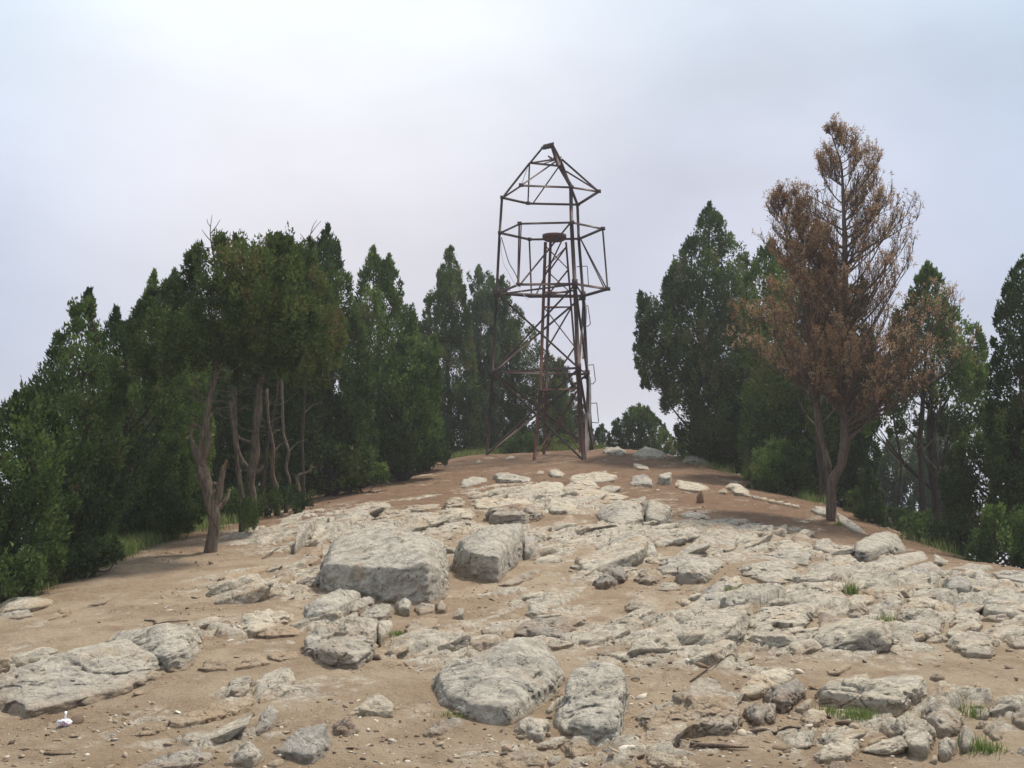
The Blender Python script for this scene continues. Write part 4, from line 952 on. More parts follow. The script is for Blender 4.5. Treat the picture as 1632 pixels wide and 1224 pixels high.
G_L = 'evergreens in the left grove'; G_R = 'evergreens in the right grove'; G_C = 'evergreens behind the tower'
TREES = [
 ('leafy dark evergreen filling the left edge of the picture', 'dark', [(-90,1010),(-110,660),(-40,665),(0,650),(22,634),(48,615),(75,640),(115,700),(128,800),(115,880),(60,945),(0,975)], 11.0, .8, G_L),
 ('evergreen with a stepped slanting outline, second from the left edge', 'dark', [(40,930),(40,640),(62,590),(76,574),(88,542),(104,520),(116,495),(128,488),(140,468),(152,500),(166,528),(195,600),(205,760),(180,880),(100,935)], 13.5, .9, G_L),
 ('dark evergreen with a short blunt tip, third from the left edge', 'dark', [(140,900),(148,570),(168,520),(185,496),(200,522),(240,560),(300,640),(300,850),(220,880)], 15.5, .9, G_L),
 ('evergreen behind the left shoulder of the forked tree crown', 'mid', [(190,880),(196,600),(207,530),(225,480),(245,437),(262,462),(278,436),(300,460),(340,560),(340,845)], 18.5, 1.0, G_L),
 ('dark evergreen deep in the shade behind the forked tree trunk', 'dark', [(240,850),(240,600),(300,520),(420,500),(470,560),(480,800)], 22, 1.2, G_L),
 ('tall evergreen with a sharp smooth point right of the forked tree', 'dark', [(440,790),(450,560),(470,440),(498,400),(512,372),(522,366),(536,390),(550,430),(566,490),(592,560),(600,690),(600,765)], 20.5, 1.1, G_L),
 ('evergreen with two ragged tips midway between forked tree and tower', 'mid', [(540,770),(545,520),(572,455),(580,420),(596,400),(608,428),(620,412),(632,440),(642,480),(662,490),(668,540),(664,620),(680,735)], 24, 1.1, G_L),
 ('bright green bushy evergreen at the right end of the left grove', 'bright', [(560,775),(575,640),(600,600),(640,545),(668,560),(690,540),(700,600),(705,730),(640,752)], 22.5, .8, G_L),
 ('slim pointed evergreen left of the tower, tallest of those behind it', 'dark', [(650,735),(664,560),(668,500),(684,470),(700,430),(717,398),(732,425),(740,460),(752,540),(768,640),(775,730)], 32, 1.5, G_C),
 ('evergreen with a narrow tip touching the left leg of the tower', 'blue', [(735,730),(738,520),(752,450),(764,428),(782,440),(795,460),(800,560),(800,725)], 33.5, 1.3, G_C),
 ('evergreen standing directly behind the left side of the tower', 'dark', [(770,725),(780,520),(792,460),(802,445),(815,478),(838,500),(852,530),(866,560),(890,575),(906,640),(912,722)], 35, 1.5, G_C),
 ('thin grey green tree seen through the right side of the tower', 'blue', [(870,722),(878,620),(893,578),(908,600),(930,650),(948,690),(950,722)], 36, 1.2, G_C),
 ('huge dark evergreen right of the skyline boulders', 'dark', [(1080,742),(1075,690),(1050,625),(1022,612),(1012,560),(1009,500),(1022,470),(1045,478),(1062,455),(1068,420),(1085,410),(1094,378),(1112,345),(1130,328),(1148,345),(1160,372),(1182,375),(1200,440),(1225,560),(1235,760)], 27, 1.5, G_R),
 ('green evergreen directly behind the left stem of the brown tree', 'mid', [(1180,765),(1180,470),(1200,410),(1230,390),(1262,430),(1290,440),(1325,520),(1335,780),(1260,790)], 24.5, 1.2, G_R),
 ('green evergreen behind the right stem of the brown tree', 'dark', [(1290,800),(1300,560),(1340,470),(1375,450),(1395,560),(1400,740),(1390,830)], 22.5, 1.0, G_R),
 ('loose light green evergreen right of the brown tree with sky showing through its foot', 'mid', [(1370,690),(1392,580),(1430,500),(1452,470),(1478,425),(1496,440),(1512,480),(1545,500),(1562,530),(1580,575),(1582,670),(1530,700),(1480,680),(1425,690)], 21, 1.0, G_R),
 ('dark bushy evergreen low between the loose green tree and the right edge', 'dark', [(1500,900),(1500,760),(1530,690),(1580,640),(1640,640),(1680,900)], 17.5, .8, G_R),
 ('dark evergreen cut by the right edge of the picture', 'dark', [(1572,760),(1582,560),(1590,500),(1606,450),(1618,428),(1645,405),(1690,440),(1730,700),(1720,900),(1600,880)], 16.5, .9, G_R),
 ('low dark evergreen behind the slope right of the brown tree foot', 'dark', [(1360,850),(1372,760),(1392,740),(1412,800),(1470,830),(1510,875),(1440,865)], 18.5, .7, G_R),
 ('dark evergreen in the shade behind the right grove', 'dark', [(1100,745),(1110,600),(1180,560),(1300,560),(1380,620),(1385,790),(1300,800)], 29, 1.2, G_R),
 ('distant grey green tree seen through the gap at the foot of the right grove', 'blue', [(1395,880),(1392,740),(1420,690),(1450,700),(1480,665),(1520,690),(1545,740),(1545,880)], 32, 1.5, G_R),
 ('evergreen beyond the right edge of the picture', 'dark', [(1700,960),(1705,700),(1740,520),(1770,450),(1800,520),(1850,700),(1860,980)], 15.5, .9, G_R),
 ('dark evergreen farther beyond the right edge of the picture', 'mid', [(1840,980),(1845,720),(1890,560),(1920,480),(1950,560),(2010,760),(2010,1000)], 15, .9, G_R),
 ('evergreen beyond the left edge of the picture', 'dark', [(-330,1040),(-300,800),(-230,640),(-190,590),(-150,640),(-90,780),(-90,1020)], 12, .9, G_L),
 ('dense dark evergreen in the shade behind the left grove', 'dark', [(60,900),(80,700),(200,620),(330,600),(480,600),(560,620),(640,640),(660,745),(500,800),(300,860)], 26, 1.4, G_L),
]
for i, (lab, kind, poly, d, th, g) in enumerate(TREES):
    near = d < 20
    make_tree(lab, kind, poly, d, thick=th, group=g, seed=100 + i, clump=.13 if near else .16, leaf=.85 if near else 1.05, L=60, dens=1.1 if i != 15 else .85, holes=-.04 if i != 15 else .0, tr=.10)
# bushes
BUSH = [
 ('round bush on the skyline right of the tower', 'mid', [(972,722),(980,675),(998,655),(1018,645),(1040,658),(1058,682),(1075,700),(1080,735)], 34, .8),
 ('small dark bush just right of the tower foot', 'blue', [(944,716),(948,688),(958,678),(970,690),(985,716)], 33, .6),
 ('bright leafy bush behind the left foot of the tower', 'bright', [(795,722),(800,700),(825,688),(852,698),(868,722)], 30.5, .5),
 ('leafy bush between the legs of the tower', 'mid', [(868,722),(875,700),(895,695),(918,705),(930,722)], 30.8, .5),
 ('twiggy dark bush at the left end of the hilltop soil', 'dark', [(600,762),(612,700),(650,672),(700,670),(722,700),(716,732),(660,748)], 24.5, .8),
 ('low green bush at the edge of the soil below the left grove', 'mid', [(520,786),(540,755),(580,735),(610,745),(620,762)], 20.5, .5),
 ('green bush at the left edge of the bare slope', 'dark', [(60,935),(80,890),(130,865),(180,850),(200,880),(130,915)], 11.8, .5),
 ('green bush at the foot of the trees in the lower left corner of the grove', 'dark', [(-60,1010),(-60,900),(0,880),(60,890),(110,905),(60,945),(0,960)], 10.2, .5),
 ('dark bush in the shade left of the forked tree', 'dark', [(170,890),(190,810),(250,780),(310,790),(320,845),(250,870)], 15, .6),
 ('dark bush in the shade behind the pale leaning stem', 'dark', [(330,850),(340,790),(400,770),(470,780),(500,800),(440,820)], 17.5, .6),
 ('bright green bush below the huge dark evergreen', 'mid', [(1190,775),(1200,720),(1250,700),(1290,730),(1300,800),(1240,792)], 22, .6),
 ('green bush at the right edge of the bare slope', 'mid', [(1530,905),(1540,850),(1590,810),(1650,820),(1680,910)], 14.2, .5),
 ('dark bush right of the brown tree trunk', 'dark', [(1340,845),(1350,790),(1390,780),(1420,830),(1430,860)], 19.2, .5),
 ('dark bush along the right skyline of the bare slope', 'dark', [(1410,870),(1430,830),(1480,820),(1530,850),(1545,895)], 17, .5),
]
for i, (lab, kind, poly, d, th) in enumerate(BUSH):
    make_tree(lab, kind, poly, d, thick=th, group='bushes along the edge of the bare hill', seed=300 + i, clump=.10, leaf=.85 if d < 20 else 1.1, L=46, name='bush', cat='bush', tr=.025, limbs=4)

# ------------------------------------------------ stems seen in the left grove
def stem_tree(label, stems, d, crown=None, kind='olive', thick=.8, seed=0, mats=None, extra=None, name='conifer_tree', twigs=None, group=None, **kw):
    b = stems[0][0]; p = P(b[0], b[1], d); z = float(base_z(p[0], p[1])); root = empty(name, (p[0], p[1], z), label, 'tree', group)
    tr = []
    for k, s in enumerate(stems):
        pts = smooth_path([P(x, y, d + dd) for x, y, w, dd in s], 30); 
        if k == 0: pts[0][2] = z - .1
        r = np.interp(np.linspace(0, 1, 30), np.linspace(0, 1, len(s)), [w * d / FPX / 2 for x, y, w, dd in s])
        r *= .84
        if k == 0: r[0] *= 1.2
        tr.append(tube(pts, r, 12, .30, seed + k))
    fast_mesh('trunk', *join(tr), mat=mats or M_BARKW, parent=root, smooth=True)
    if twigs:
        for k, (w, s) in enumerate(twigs): fast_mesh('dead_branch', *tube(smooth_path([P(x, y, d + dd) for x, y, dd in s], 14), np.linspace(w, .003, 14), 5, .2, k), mat=M_TWIG, parent=root, smooth=True)
    if extra:
        for nm, s, mt in extra:
            pts = smooth_path([P(x, y, d + dd) for x, y, w, dd in s], 10); r = np.interp(np.linspace(0, 1, 10), np.linspace(0, 1, len(s)), [w * d / FPX / 2 for x, y, w, dd in s])
            fast_mesh(nm, *tube(pts, r, 9, .6, 5), mat=mt, parent=root, smooth=True)
    if crown: crown_mesh('crown', crown, d, thick, LM[kind], root, seed + 40, **kw)
    return root, z
DF = 13.3
_r = np.random.default_rng(31)
def twig_spray(x0, x1, y0, y1, n):
    res = []
    for i in range(n):
        t = _r.random(); x = x0 + (x1 - x0) * t; y = y0 + (y1 - y0) * t; sgn = _r.choice((-1, 1)); l = _r.uniform(18, 62); k = _r.uniform(-.1, .5)
        res.append((.0055, [(x, y, 0), (x + sgn * l * .35, y + l * k * .5 + 2, _r.normal() * .1), (x + sgn * l * .7, y + l * k * .3, _r.normal() * .2), (x + sgn * l, y - l * .12 + _r.normal() * 4, _r.normal() * .3)]))
    return res
stem_tree('forked weathered tree with a broken limb and a broad olive crown, nearest on the left', [
  [(334,893,27,0),(337,862,22,0),(340,838,21,0),(339,815,26,0),(333,790,27,0),(326,765,25,0),(322,745,20,0),(320,730,16,0),(323,705,13,0),(327,686,13,0),(331,660,11,0),(338,620,12,0),(345,590,10,0),(352,560,9,0),(358,500,7,0),(362,430,5,0)],
  [(337,815,18,-.02),(346,795,17,-.03),(350,775,15,-.04),(354,755,12,-.05),(357,742,9,-.05)],
  [(328,760,15,.02),(336,770,10,.02),(345,772,9,.0)],
  [(322,745,14,.03),(314,730,13,.06),(308,712,11,.09),(305,695,8,.12),(305,680,7,.14),(309,676,7,.13),(318,681,7,.08),(325,686,8,.02)],
  [(322,742,10,-.05),(330,720,8,-.08),(334,700,8,-.07),(335,688,8,-.02)],
  [(342,815,12,.05),(352,806,9,.1),(362,793,6,.15),(366,780,4,.2)],
  [(345,590,8,0),(330,520,6,.2),(300,470,4,.35)], [(348,580,8,0),(400,520,6,-.2),(440,440,4,-.3)], [(352,560,6,0),(360,470,4,.1),(345,400,3,.1)]],
  DF, crown=[(212,600),(203,545),(206,512),(238,470),(262,455),(285,440),(296,410),(315,396),(335,402),(350,388),(372,380),(390,378),(402,388),(418,384),(440,378),(458,384),(470,410),(488,420),(500,470),(505,520),(480,560),(470,590),(420,585),(380,575),(350,580),(320,592),(270,612)],
  kind='olive', thick=1.0, seed=700, clump=.11, leaf=.75, L=80, dens=1.25, group=G_L,
  extra=[('torn_limb_end', [(356,747,6,-.05),(358,741,6,-.06),(361,734,4,-.07),(363,736,1,-.07)], M_TORN)],
  twigs=[(.012, [(340,640,0),(315,638,.2),(300,632,.3),(270,642,.5)]), (.012, [(343,640,0),(358,640,-.1),(372,648,-.2)]), (.010, [(338,640,0),(310,625,.1),(285,608,.2),(255,605,.3)]),
         (.009, [(300,620,.3),(285,622,.3),(268,625,.4)]), (.009, [(345,590,0),(320,585,.1),(290,588,.2)]), (.008, [(318,640,.2),(313,605,.2),(306,585,.2),(300,575,.2)]),
         (.012, [(343,420,.1),(338,395,.1),(335,370,.1),(338,342,.1)]), (.007, [(337,385,.1),(328,375,.1),(322,366,.12)]), (.007, [(336,372,.1),(345,360,.1),(351,350,.08)]), (.007, [(338,395,.1),(318,395,.1),(310,400,.1)]),
         (.006, [(336,375,.1),(348,374,.1),(355,364,.1)]), (.006, [(336,362,.1),(331,355,.1),(330,349,.1)]), (.006, [(312,399,.1),(314,388,.1),(316,380,.1)])] + twig_spray(343, 350, 660, 560, 16))
D2 = 15.5
stem_tree('second tree of the left grove, straight trunk with a clipped green sprout at its foot', [
  [(398,845,14,0),(404,800,13,0),(401,775,15,0),(402,750,17,0),(406,720,16,0),(408,690,15,0),(411,650,13,0),(415,610,12,0),(421,570,10,0),(430,500,8,0),(440,430,5,0)],
  [(402,752,9,.02),(412,750,7,.02),(419,742,6,.03)], [(400,748,10,.05),(388,738,9,.1),(380,720,8,.15),(376,690,7,.2),(374,650,7,.25),(374,610,6,.3),(380,560,4,.3)],
  [(404,706,7,0),(390,702,6,.0),(378,696,5,0)]],
  D2, crown=[(385,600),(380,480),(400,420),(425,395),(448,382),(470,395),(492,385),(505,410),(530,470),(548,520),(545,570),(525,605),(490,625),(450,600)], kind='olive', thick=1.0, seed=720, clump=.12, leaf=.8, L=76, dens=1.2, mats=M_BARKW, group=G_L,
  twigs=[(.010, [(415,590,0),(395,600,.1),(375,590,.1)]), (.010, [(425,570,0),(460,595,-.1),(500,590,-.2)]), (.012, [(495,420,.2),(493,390,.2),(497,365,.2),(505,350,.2)]), (.008, [(494,395,.2),(484,380,.2),(478,372,.2)]), (.007, [(496,372,.2),(503,362,.2),(512,352,.2)]), (.006, [(494,385,.2),(505,378,.2),(514,366,.2)]),
         (.010, [(500,600,-.1),(524,606,-.2),(545,592,-.3)])] + twig_spray(410, 420, 690, 580, 14))
stem_tree('pale leaning bare stem just left of the straight trunk', [[(386,800,9,0),(381,760,8,0),(378,735,7,0),(374,700,6,0),(370,670,6,0),(368,646,5,0),(366,638,4,0)]], 15.0, seed=730, name='dead_tree', group=None,
  twigs=[(.010, [(368,646,0),(376,640,0),(374,636,0)])])
for i, (lab, st) in enumerate((
  ('crooked thin stem in the shade with a pale bend', [(442,815,10,0),(440,780,11,0),(434,755,8,0),(436,720,9,0),(434,700,7,0),(428,670,5,0),(425,620,5,0)]),
  ('winding thin dead stem behind the crooked one', [(455,800,8,0),(462,770,6,0),(456,745,6,0),(460,720,6,0),(452,690,5,0),(450,640,5,0),(448,580,4,0)]),
  ('straight thin stem at the right end of the row of shaded stems', [(483,782,7,0),(483,740,6,0),(482,700,5,0),(484,660,5,0),(488,600,4,0),(492,540,3,0)]),
  ('slim reddish stem behind the straight trunk', [(424,812,7,0),(420,780,7,0),(423,740,6,0),(428,700,5,0),(440,640,4,0),(444,590,4,0)]))):
    stem_tree(lab, [st], 17.5 + .4 * i, seed=740 + i, name='thin_tree', mats=(M_BARK, M_BARKW, M_BARKD, M_BARKD)[i], group='thin bare stems in the left grove',
      twigs=[(.008, [(st[3][0], st[3][1], 0), (st[3][0] + 14, st[3][1] - 14, .1), (st[3][0] + 30, st[3][1] - 20, .1)])])
stem_tree('low bent dead shrub with forked pale ends at the edge of the left grove', [[(478,785,7,0),(474,770,6,0),(476,758,5,0),(484,755,5,0),(494,750,4,0),(498,742,3,0)], [(474,772,5,0),(471,760,4,0),(472,756,3,0)]], 18.2, seed=750, name='dead_shrub',
  twigs=[(.012, [(496,745,0),(502,745,0),(507,743,0)]), (.012, [(496,746,0),(495,741,0),(498,740,0)])])
make_tree('clipped green sprout at the foot of the straight trunk on the left', 'mid', [(384,852),(382,820),(386,798),(398,795),(410,808),(412,835),(404,852)], 14.6, thick=.12, seed=760, clump=.05, leaf=.5, L=60, name='sapling', cat='sapling', trunk=False)

# ------------------------------------------------ the dead brown tree
def brown_tree():
    rs = np.random.default_rng(42); d = 17.3
    p = P(1325, 838, d); z = float(base_z(p[0], p[1])); root = empty('dead_conifer', (p[0], p[1], z), 'tall two stemmed tree with dead rusty brown foliage and sky showing through its top', 'tree')
    def path(s, n=60): return smooth_path([P(x, y, d + dd) for x, y, w, dd in s], n), np.interp(np.linspace(0, 1, n), np.linspace(0, 1, len(s)), [w * .76 * d / FPX / 2 for x, y, w, dd in s])
    SR = [(1325,842,22,0),(1325,800,20,0),(1326,770,22,0),(1338,745,18,0),(1346,710,18,0),(1346,670,17,0),(1346,620,15,0),(1348,560,14,0),(1347,500,12,0),(1347,440,11,0),(1346,380,10,0),(1344,320,7,0),(1341,265,5,0),(1332,235,3,0),(1326,215,2,0)]
    SL = [(1324,775,15,.05),(1321,755,13,.1),(1318,730,11,.12),(1310,705,11,.15),(1304,670,13,.2),(1301,630,12,.2),(1297,590,11,.25),(1292,550,10,.3),(1286,500,8,.35),(1276,440,6,.35),(1264,390,5,.35),(1248,345,3,.35),(1237,305,2,.35)]
    S3 = [(1282,480,6,.3),(1278,430,5,.2),(1277,380,4,.15),(1274,330,3,.1),(1262,305,2,.1)]
    paths = [path(SR), path(SL), path(S3, 30)]
    fast_mesh('trunk', *join([tube(a, b, 12, .22, 3 + i) for i, (a, b) in enumerate(paths)]), mat=M_BARK, parent=root, smooth=True)
    fast_mesh('broken_stub', *tube(smooth_path([P(1322, 745, d), P(1315, 722, d), P(1321, 722, d)], 8), np.linspace(.05, .015, 8), 8, .3, 1), mat=M_BARKW, parent=root, smooth=True)
    # half width (px) to the left / right of the axis by row
    rows = [200, 230, 260, 300, 340, 380, 420, 460, 500, 540, 580, 620]
    WR = ([4, 25, 48, 60, 60, 60, 60, 60, 60, 60, 60, 40], [4, 36, 60, 85, 98, 112, 134, 148, 160, 165, 150, 90])
    rowsL = [295, 330, 360, 400, 440, 480, 520, 560, 590]
    WL = ([4, 36, 54, 74, 122, 142, 130, 100, 55], [4, 22, 30, 40, 50, 50, 50, 50, 40])
    br, c0, c1 = [], [], []
    def grow(path, rad, t, azim, length, elev, r0, dense):
        i = int(t * (len(path) - 1)); s = path[i]; n = 9; pts = [s]; dirv = np.array((math.sin(azim) * math.cos(elev), math.cos(azim) * math.cos(elev), math.sin(elev)))
        for k in range(n):
            dirv = dirv + np.array((0, 0, .035)) + rs.normal(size=3) * .07; dirv /= np.linalg.norm(dirv); pts.append(pts[-1] + dirv * length / n)
        pts = np.array(pts); br.append(tube(pts, np.linspace(r0, .004, n + 1), 5, 0, 0, False))
        for k in range(2, n + 1):
            for q in range(2 if k < n else 3):
                az = azim + rs.normal() * 1.2; l2 = length * rs.uniform(.14, .34) * (1.15 - k / n * .6); e2 = rs.uniform(.8, 1.5)
                d2 = np.array((math.sin(az) * math.cos(e2), math.cos(az) * math.cos(e2), math.sin(e2))); a = pts[k]; m1 = a + d2 * l2 * .5 + rs.normal(size=3) * .01; b_ = a + d2 * l2 + np.array((0, 0, .25 * l2)) * .6
                br.append(tube([a, m1, b_], [.0065, .005, .0028], 3, 0, 0, False))
                for w in range(3):
                    u = rs.random(); s3 = a * (1 - u) + b_ * u; e3 = s3 + (d2 * .6 + rs.normal(size=3) * .45 + np.array((0, 0, .5))) * rs.uniform(.05, .13); br.append(tube([s3, e3], [.0035, .002], 3, 0, 0, False))
                    if k >= 4 and rs.random() < dense: c0.append(e3)
                if k >= 4 and rs.random() < dense: c1.append(b_)
    for (pth, rad), rws, W, n, pw in ((paths[0], rows, WR, 134, 1), (paths[1], rowsL, WL, 70, 1), (paths[2], [305, 340, 400, 470], ([4, 18, 26, 30], [4, 22, 34, 40]), 26, 1)):
        zs = pth[:, 2]; ylo = rws[-1]; yhi = rws[0]
        for k in range(n):
            row = yhi + (ylo - yhi) * ((k + rs.random()) / n) ** .9 ; zt = P(1330, row, d)[2]; az = rs.random() * 2 * math.pi; sx = math.sin(az)
            wl = np.interp(row, rws, W[0]); wr = np.interp(row, rws, W[1]); half = (wr if sx > 0 else wl) * abs(sx) + (wl + wr) / 2 * (1 - abs(sx))
            L_ = half * d / FPX * rs.uniform(.8, 1.12) * 1.3; el_ = rs.uniform(.4, .8)
            zst = zt - L_ * .68; i = np.argmin(np.abs(zs - zst)); t = i / (len(zs) - 1)
            dn = .42 if (pth is paths[0][0]) else .46
            if sx < 0 and row > 400: dn = min(1., dn + .2)
            grow(pth, rad, t, az, L_, el_, max(.007, min(.022, rad[i] * .45)), dn)
    fast_mesh('branches', *join(br), mat=M_BARK, parent=root)
    C = np.array(c0 + c1); ct = np.clip(.5 + fbm3(C / .6, 2, 3) + rs.normal(size=len(C)) * .15, 0, 1)
    V, F, T = leaves(C, rs.uniform(.025, .05, len(C)), 11, rs, axis_up=.5, ln=.048, wd=.015, clump_tint=ct[:len(C)])
    fast_mesh('crown', V, F, LM['brown'], parent=root, attrs={'tint': ('FACE', T)}); print('brown clumps', len(C), 'tubes', len(br))
brown_tree()
# dark slim stems in the right grove
for i, (lab, st, d) in enumerate((
  ('dark trunk with upswept limbs under the loose green evergreen', [(1472,840,12,0),(1470,780,11,0),(1466,720,11,0),(1468,680,9,0),(1472,620,8,0),(1478,540,5,0)], 20.6),
  ('thin dark stem left of the dark trunk with upswept limbs', [(1425,850,6,0),(1432,790,5,0),(1436,740,5,0),(1430,700,5,0),(1420,640,4,0)], 20.0),
  ('leaning thin stem right of the dark trunk with upswept limbs', [(1520,860,7,0),(1505,800,6,0),(1496,750,6,0),(1490,700,5,0),(1500,640,4,0)], 19.5),
  ('dark double stem under the huge dark evergreen', [(1200,760,13,0),(1202,720,12,0),(1196,660,11,0),(1188,600,9,0),(1180,540,7,0)], 25.5),
  ('thick dark stem standing behind the left side of the brown tree', [(1312,810,12,0),(1308,740,11,0),(1302,680,9,0),(1296,600,8,0)], 20.5))):
    b = st[2]
    stem_tree(lab, [st], d, seed=770 + i, name='slim_tree', mats=M_BARKD, group='dark stems in the right grove',
      twigs=[(.016, [(b[0], b[1], 0), (b[0] - 18, b[1] - 20, .1), (b[0] - 32, b[1] - 50, .1)]), (.014, [(b[0], b[1] + 6, 0), (b[0] + 16, b[1] - 14, -.1), (b[0] + 34, b[1] - 32, -.1)]), (.012, [(b[0], b[1] - 30, 0), (b[0] + 14, b[1] - 60, .1), (b[0] + 18, b[1] - 90, .1)])])
print('leaves', LEAFCOUNT)
# ================================================================== small things
def surf(px, py): 
    q = ray_ground(px, py); q[2] = float(ground_z(np.array([q[0]]), np.array([q[1]]))[0][0]); return q
# sawn stump with a tall splinter
def stump():
    b = surf(1116, 801); root = empty('tree_stump', tuple(b), 'small brown sawn wooden stump on the soil below the skyline boulders', 'stump'); m = b[1] / FPX
    v, f = tube([b + (0, 0, -.05), b + (0, 0, .04), b + (-.004, 0, 9 * m), b + (0, 0, 13 * m)], [6.2 * m, 5.6 * m, 5.2 * m, 4.9 * m], 14, .2, 4)
    t = v[:, 2] > b[2] + 11 * m; v[t, 2] += np.where(v[t, 0] > b[0] - .5 * m, 6 * m, -3 * m); fast_mesh('stump_wood', v, f, bark_mat('sawn_wood', (.16, .09, .05), (.30, .19, .11), (.11, .07, .045)), parent=root, smooth=False)
stump()
# litter bag
def bag():
    b = surf(103, 1157); U, F = ICO[5]; q = U * np.array((.032, .026, .018)); n = fbm3(U * 1.6 + 3, 4, 8, .65); cr = np.abs(noise3(U * 3.2, 4)); q = q * (1 + n[:, None] * .9 - .25 * np.exp(-(cr / .05) ** 2)[:, None]); q[:, 2] = np.maximum(q[:, 2], -.02)
    m, t, bs = newmat('crumpled_plastic'); g = N(t, 'ShaderNodeTexCoord'); a = noise_n(t, g.outputs['Object'], 14, 2, .5)
    c = ramp_n(t, a, ((.35, (.80, .80, .82)), (.52, (.78, .76, .80)), (.56, (.62, .22, .24)), (.62, (.75, .70, .74)), (.70, (.35, .33, .55)))); t.links.new(c, bs.inputs['Base Color']); bs.inputs['Roughness'].default_value = .35
    root = empty('litter_bag', tuple(b), 'crumpled white plastic wrapper with red and violet print on the soil', 'litter')
    fast_mesh('wrapper', q + b + (0, 0, .018), F, m, parent=root, smooth=True)
    fast_mesh('twisted_end', *tube([b + (.0, 0, .03), b + (.005, 0, .06), b + (.0, .01, .07)], [.008, .004, .007], 7, .5, 2), mat=m, parent=root)
bag()
# fallen sticks
def stick(pix, w, lab, forks=()):
    pts = [surf(a, b) + (0, 0, w * 1.2) for a, b in pix]; b0 = pts[0]
    parts = [tube(smooth_path(pts, 20), np.linspace(w, w * .55, 20), 7, .3, 2)]
    for fk in forks: parts.append(tube(smooth_path([surf(a, b) + (0, 0, w * 1.5) for a, b in fk], 8), np.linspace(w * .6, w * .3, 8), 5, .2, 3))
    o = fast_mesh('stick', *join(parts), mat=M_BARK, loc=tuple(b0), smooth=True); tag(o, lab, 'stick', 'sticks on the ground')
stick([(1100,1196),(1120,1198),(1150,1197),(1175,1197),(1193,1196)], .011, 'long dark stick nearest the bottom edge right of centre', [[(1112,1197),(1104,1201),(1099,1200)]])
stick([(1196,1174),(1220,1172),(1237,1170),(1255,1172),(1276,1176)], .009, 'dark bowed stick below the ribbed brown stone', [[(1236,1171),(1250,1174),(1262,1174)]])
stick([(230,988),(246,989),(250,993),(262,990),(300,990)], .007, 'thin crooked twig on the soil above the cracked plate', [[(246,989),(248,996),(250,999)]])
stick([(1082,1114),(1102,1118),(1116,1121)], .006, 'short twig lying on the tan and grey rock')
stick([(1408,1035),(1416,1040),(1430,1046)], .006, 'thin twig on the path below the right outcrop')
stick([(418,892),(440,880),(446,878)], .008, 'pale twig on the soil right of the forked tree')
stick([(1100,1090),(1160,1056),(1176,1060)], .006, 'bent dark twig behind the smooth pale slab top')
stick([(70,1204),(90,1204),(120,1202)], .006, 'thin twig near the bottom left corner')

# grass
def blades(C, n, h, rs, spread):
    k = len(C); o = rs.normal(size=(k, n, 2)) * spread; base = np.repeat(C, n, 0).reshape(k, n, 3).copy(); base[..., :2] += o; base = base.reshape(-1, 3)
    a = rs.random(len(base)) * 2 * math.pi; s = np.stack([np.cos(a), np.sin(a), 0 * a], 1) * .0019 * (1 + h * 3); hh = h * rs.uniform(.5, 1.2, len(base))
    ln = np.stack([np.cos(a + 1.5), np.sin(a + 1.5), 0 * a], 1) * (hh * rs.uniform(.1, .7, len(base)))[:, None]; up = np.stack([0 * a, 0 * a, hh], 1)
    m = base + up * .6 + ln * .35; t = base + up * rs.uniform(.75, 1, (len(a), 1)) + ln
    V = np.stack([base - s, base + s, m + s * .8, m - s * .8, t + s * .15, t - s * .15], 1).reshape(-1, 3); i = np.arange(len(a))[:, None] * 6
    F = np.concatenate([i + np.array([[0, 1, 2, 3]]), i + np.array([[3, 2, 4, 5]])], 0); return V, F, len(a)
def tuft(px, py, w, h, lab, n=110):
    rs = np.random.default_rng(int(px)); b = ray_ground(px, py); C = np.array([b + (0, 0, 0)]); V, F, k = blades(C, int(n * 1.8), h * .9, rs, w)
    tt = rs.random(k) * .85
    o = fast_mesh('grass_tuft', V, F, LM['grass'], loc=tuple(b), attrs={'tint': ('FACE', np.r_[tt, tt])}); tag(o, lab, 'grass', 'green grass tufts among the rocks')
tuft(1172, 946, .06, .07, 'spreading green tuft behind the round lichen spotted rock')
tuft(1357, 948, .03, .14, 'narrow upright green tuft at the right end of the long pale slab', 70)
tuft(1414, 1000, .05, .11, 'green tuft right of the stack of broken plates')
tuft(718, 1148, .035, .05, 'small green tuft at the left foot of the big rounded boulder', 80)
tuft(1368, 1142, .05, .045, 'green grass under the long jagged rock with the overhang', 200)
tuft(1568, 1200, .045, .075, 'grass tuft near the lower right corner beside the upright pale rock', 130)
tuft(633, 1013, .03, .045, 'small green tuft beside the cracked off grey end block', 60)
tuft(1337, 838, .05, .08, 'green tuft at the right foot of the brown tree trunk', 60)
tuft(1322, 1138, .03, .05, 'small green tuft left of the long jagged rock', 50)
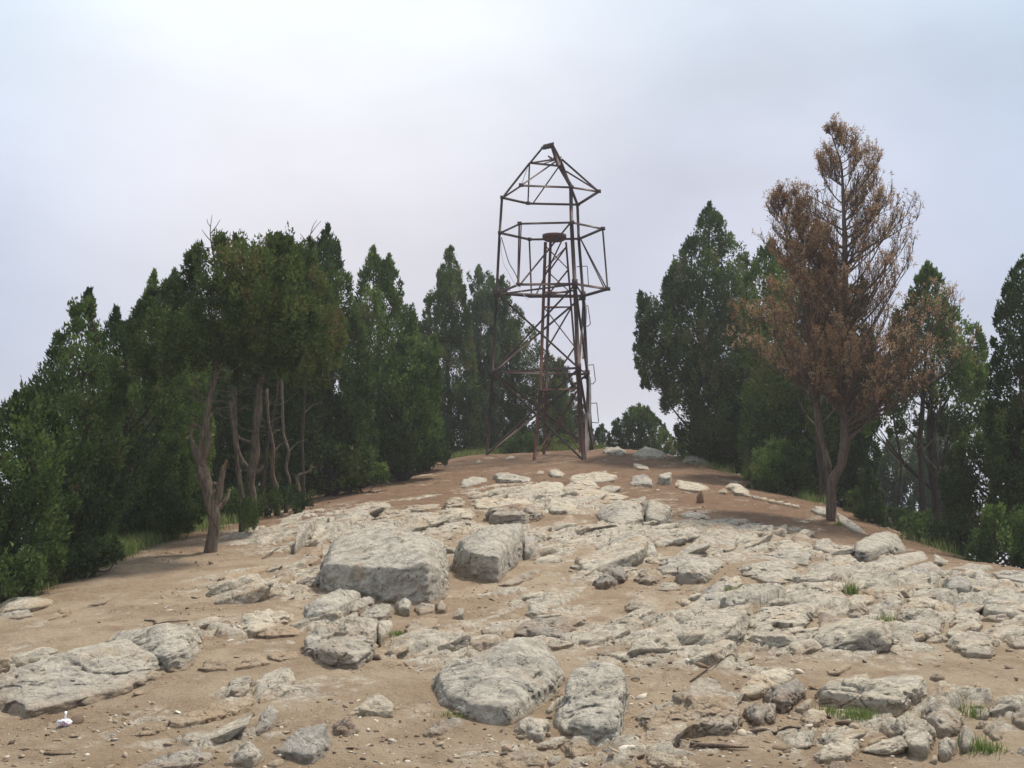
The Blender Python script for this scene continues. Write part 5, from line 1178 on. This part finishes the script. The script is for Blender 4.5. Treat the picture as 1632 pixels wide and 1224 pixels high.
tuft(1142, 1000, .04, .06, 'small green tuft left of the round lichen spotted rock', 60)
tuft(1552, 1142, .04, .07, 'dull green tuft left of the small pile near the right edge', 60)
def verge():
    rs = np.random.default_rng(9); C = []
    for (x0, y0, x1, y1, n, h0) in ((40,950,150,905,260,.2),(150,905,230,872,330,.2),(230,872,330,838,300,.16),(330,850,420,822,60,.12),(470,798,530,782,50,.15),(690,738,760,722,50,.12),(760,722,960,716,120,.16),(1060,735,1180,762,20,.10),(1180,762,1300,805,40,.1),(1400,850,1530,893,10,.12)):
        for i in range(n):
            t = rs.random(); q = ray_ground(x0 + (x1 - x0) * t, y0 + (y1 - y0) * t); away = abs(rs.normal()) * .45
            r = np.hypot(q[0], q[1] - 15) + 1e-6; q[0] += q[0] / r * away; q[1] += (q[1] - 12) / r * away + rs.normal() * .12; q[2] = float(base_z(q[0], q[1])) - .01; C.append(q)
    C = np.array(C); V, F, k = blades(C, 22, .21, rs, .10); tt = rs.random(k)
    o = fast_mesh('grass', V, F, LM['grass'], loc=(0, 0, 0), attrs={'tint': ('FACE', np.r_[tt, tt])}); tag(o, 'thin dry and green grass along the edge of the bare hill', 'grass', kind='stuff')
verge()
# ================================================================== mountain mist
def haze():
    v = np.array([(x, y, z) for z in (-200., 9.6) for x, y in ((-1500, -1500), (1500, -1500), (1500, 1500), (-1500, 1500))])
    f = [(3, 2, 1, 0), (4, 5, 6, 7), (0, 1, 5, 4), (1, 2, 6, 5), (2, 3, 7, 6), (3, 0, 4, 7)]
    m = bpy.data.materials.new('mist'); m.use_nodes = True; t = m.node_tree; t.nodes.clear(); o = N(t, 'ShaderNodeOutputMaterial')
    pv = N(t, 'ShaderNodeVolumePrincipled'); pv.inputs['Color'].default_value = (.80, .81, .87, 1); pv.inputs['Density'].default_value = .0014; pv.inputs['Anisotropy'].default_value = .2
    t.links.new(pv.outputs[0], o.inputs['Volume'])
    tag(fast_mesh('haze', v, f, m, loc=(0, 0, 0)), 'thin pale mountain mist around the hilltop', 'haze', kind='stuff')
haze()
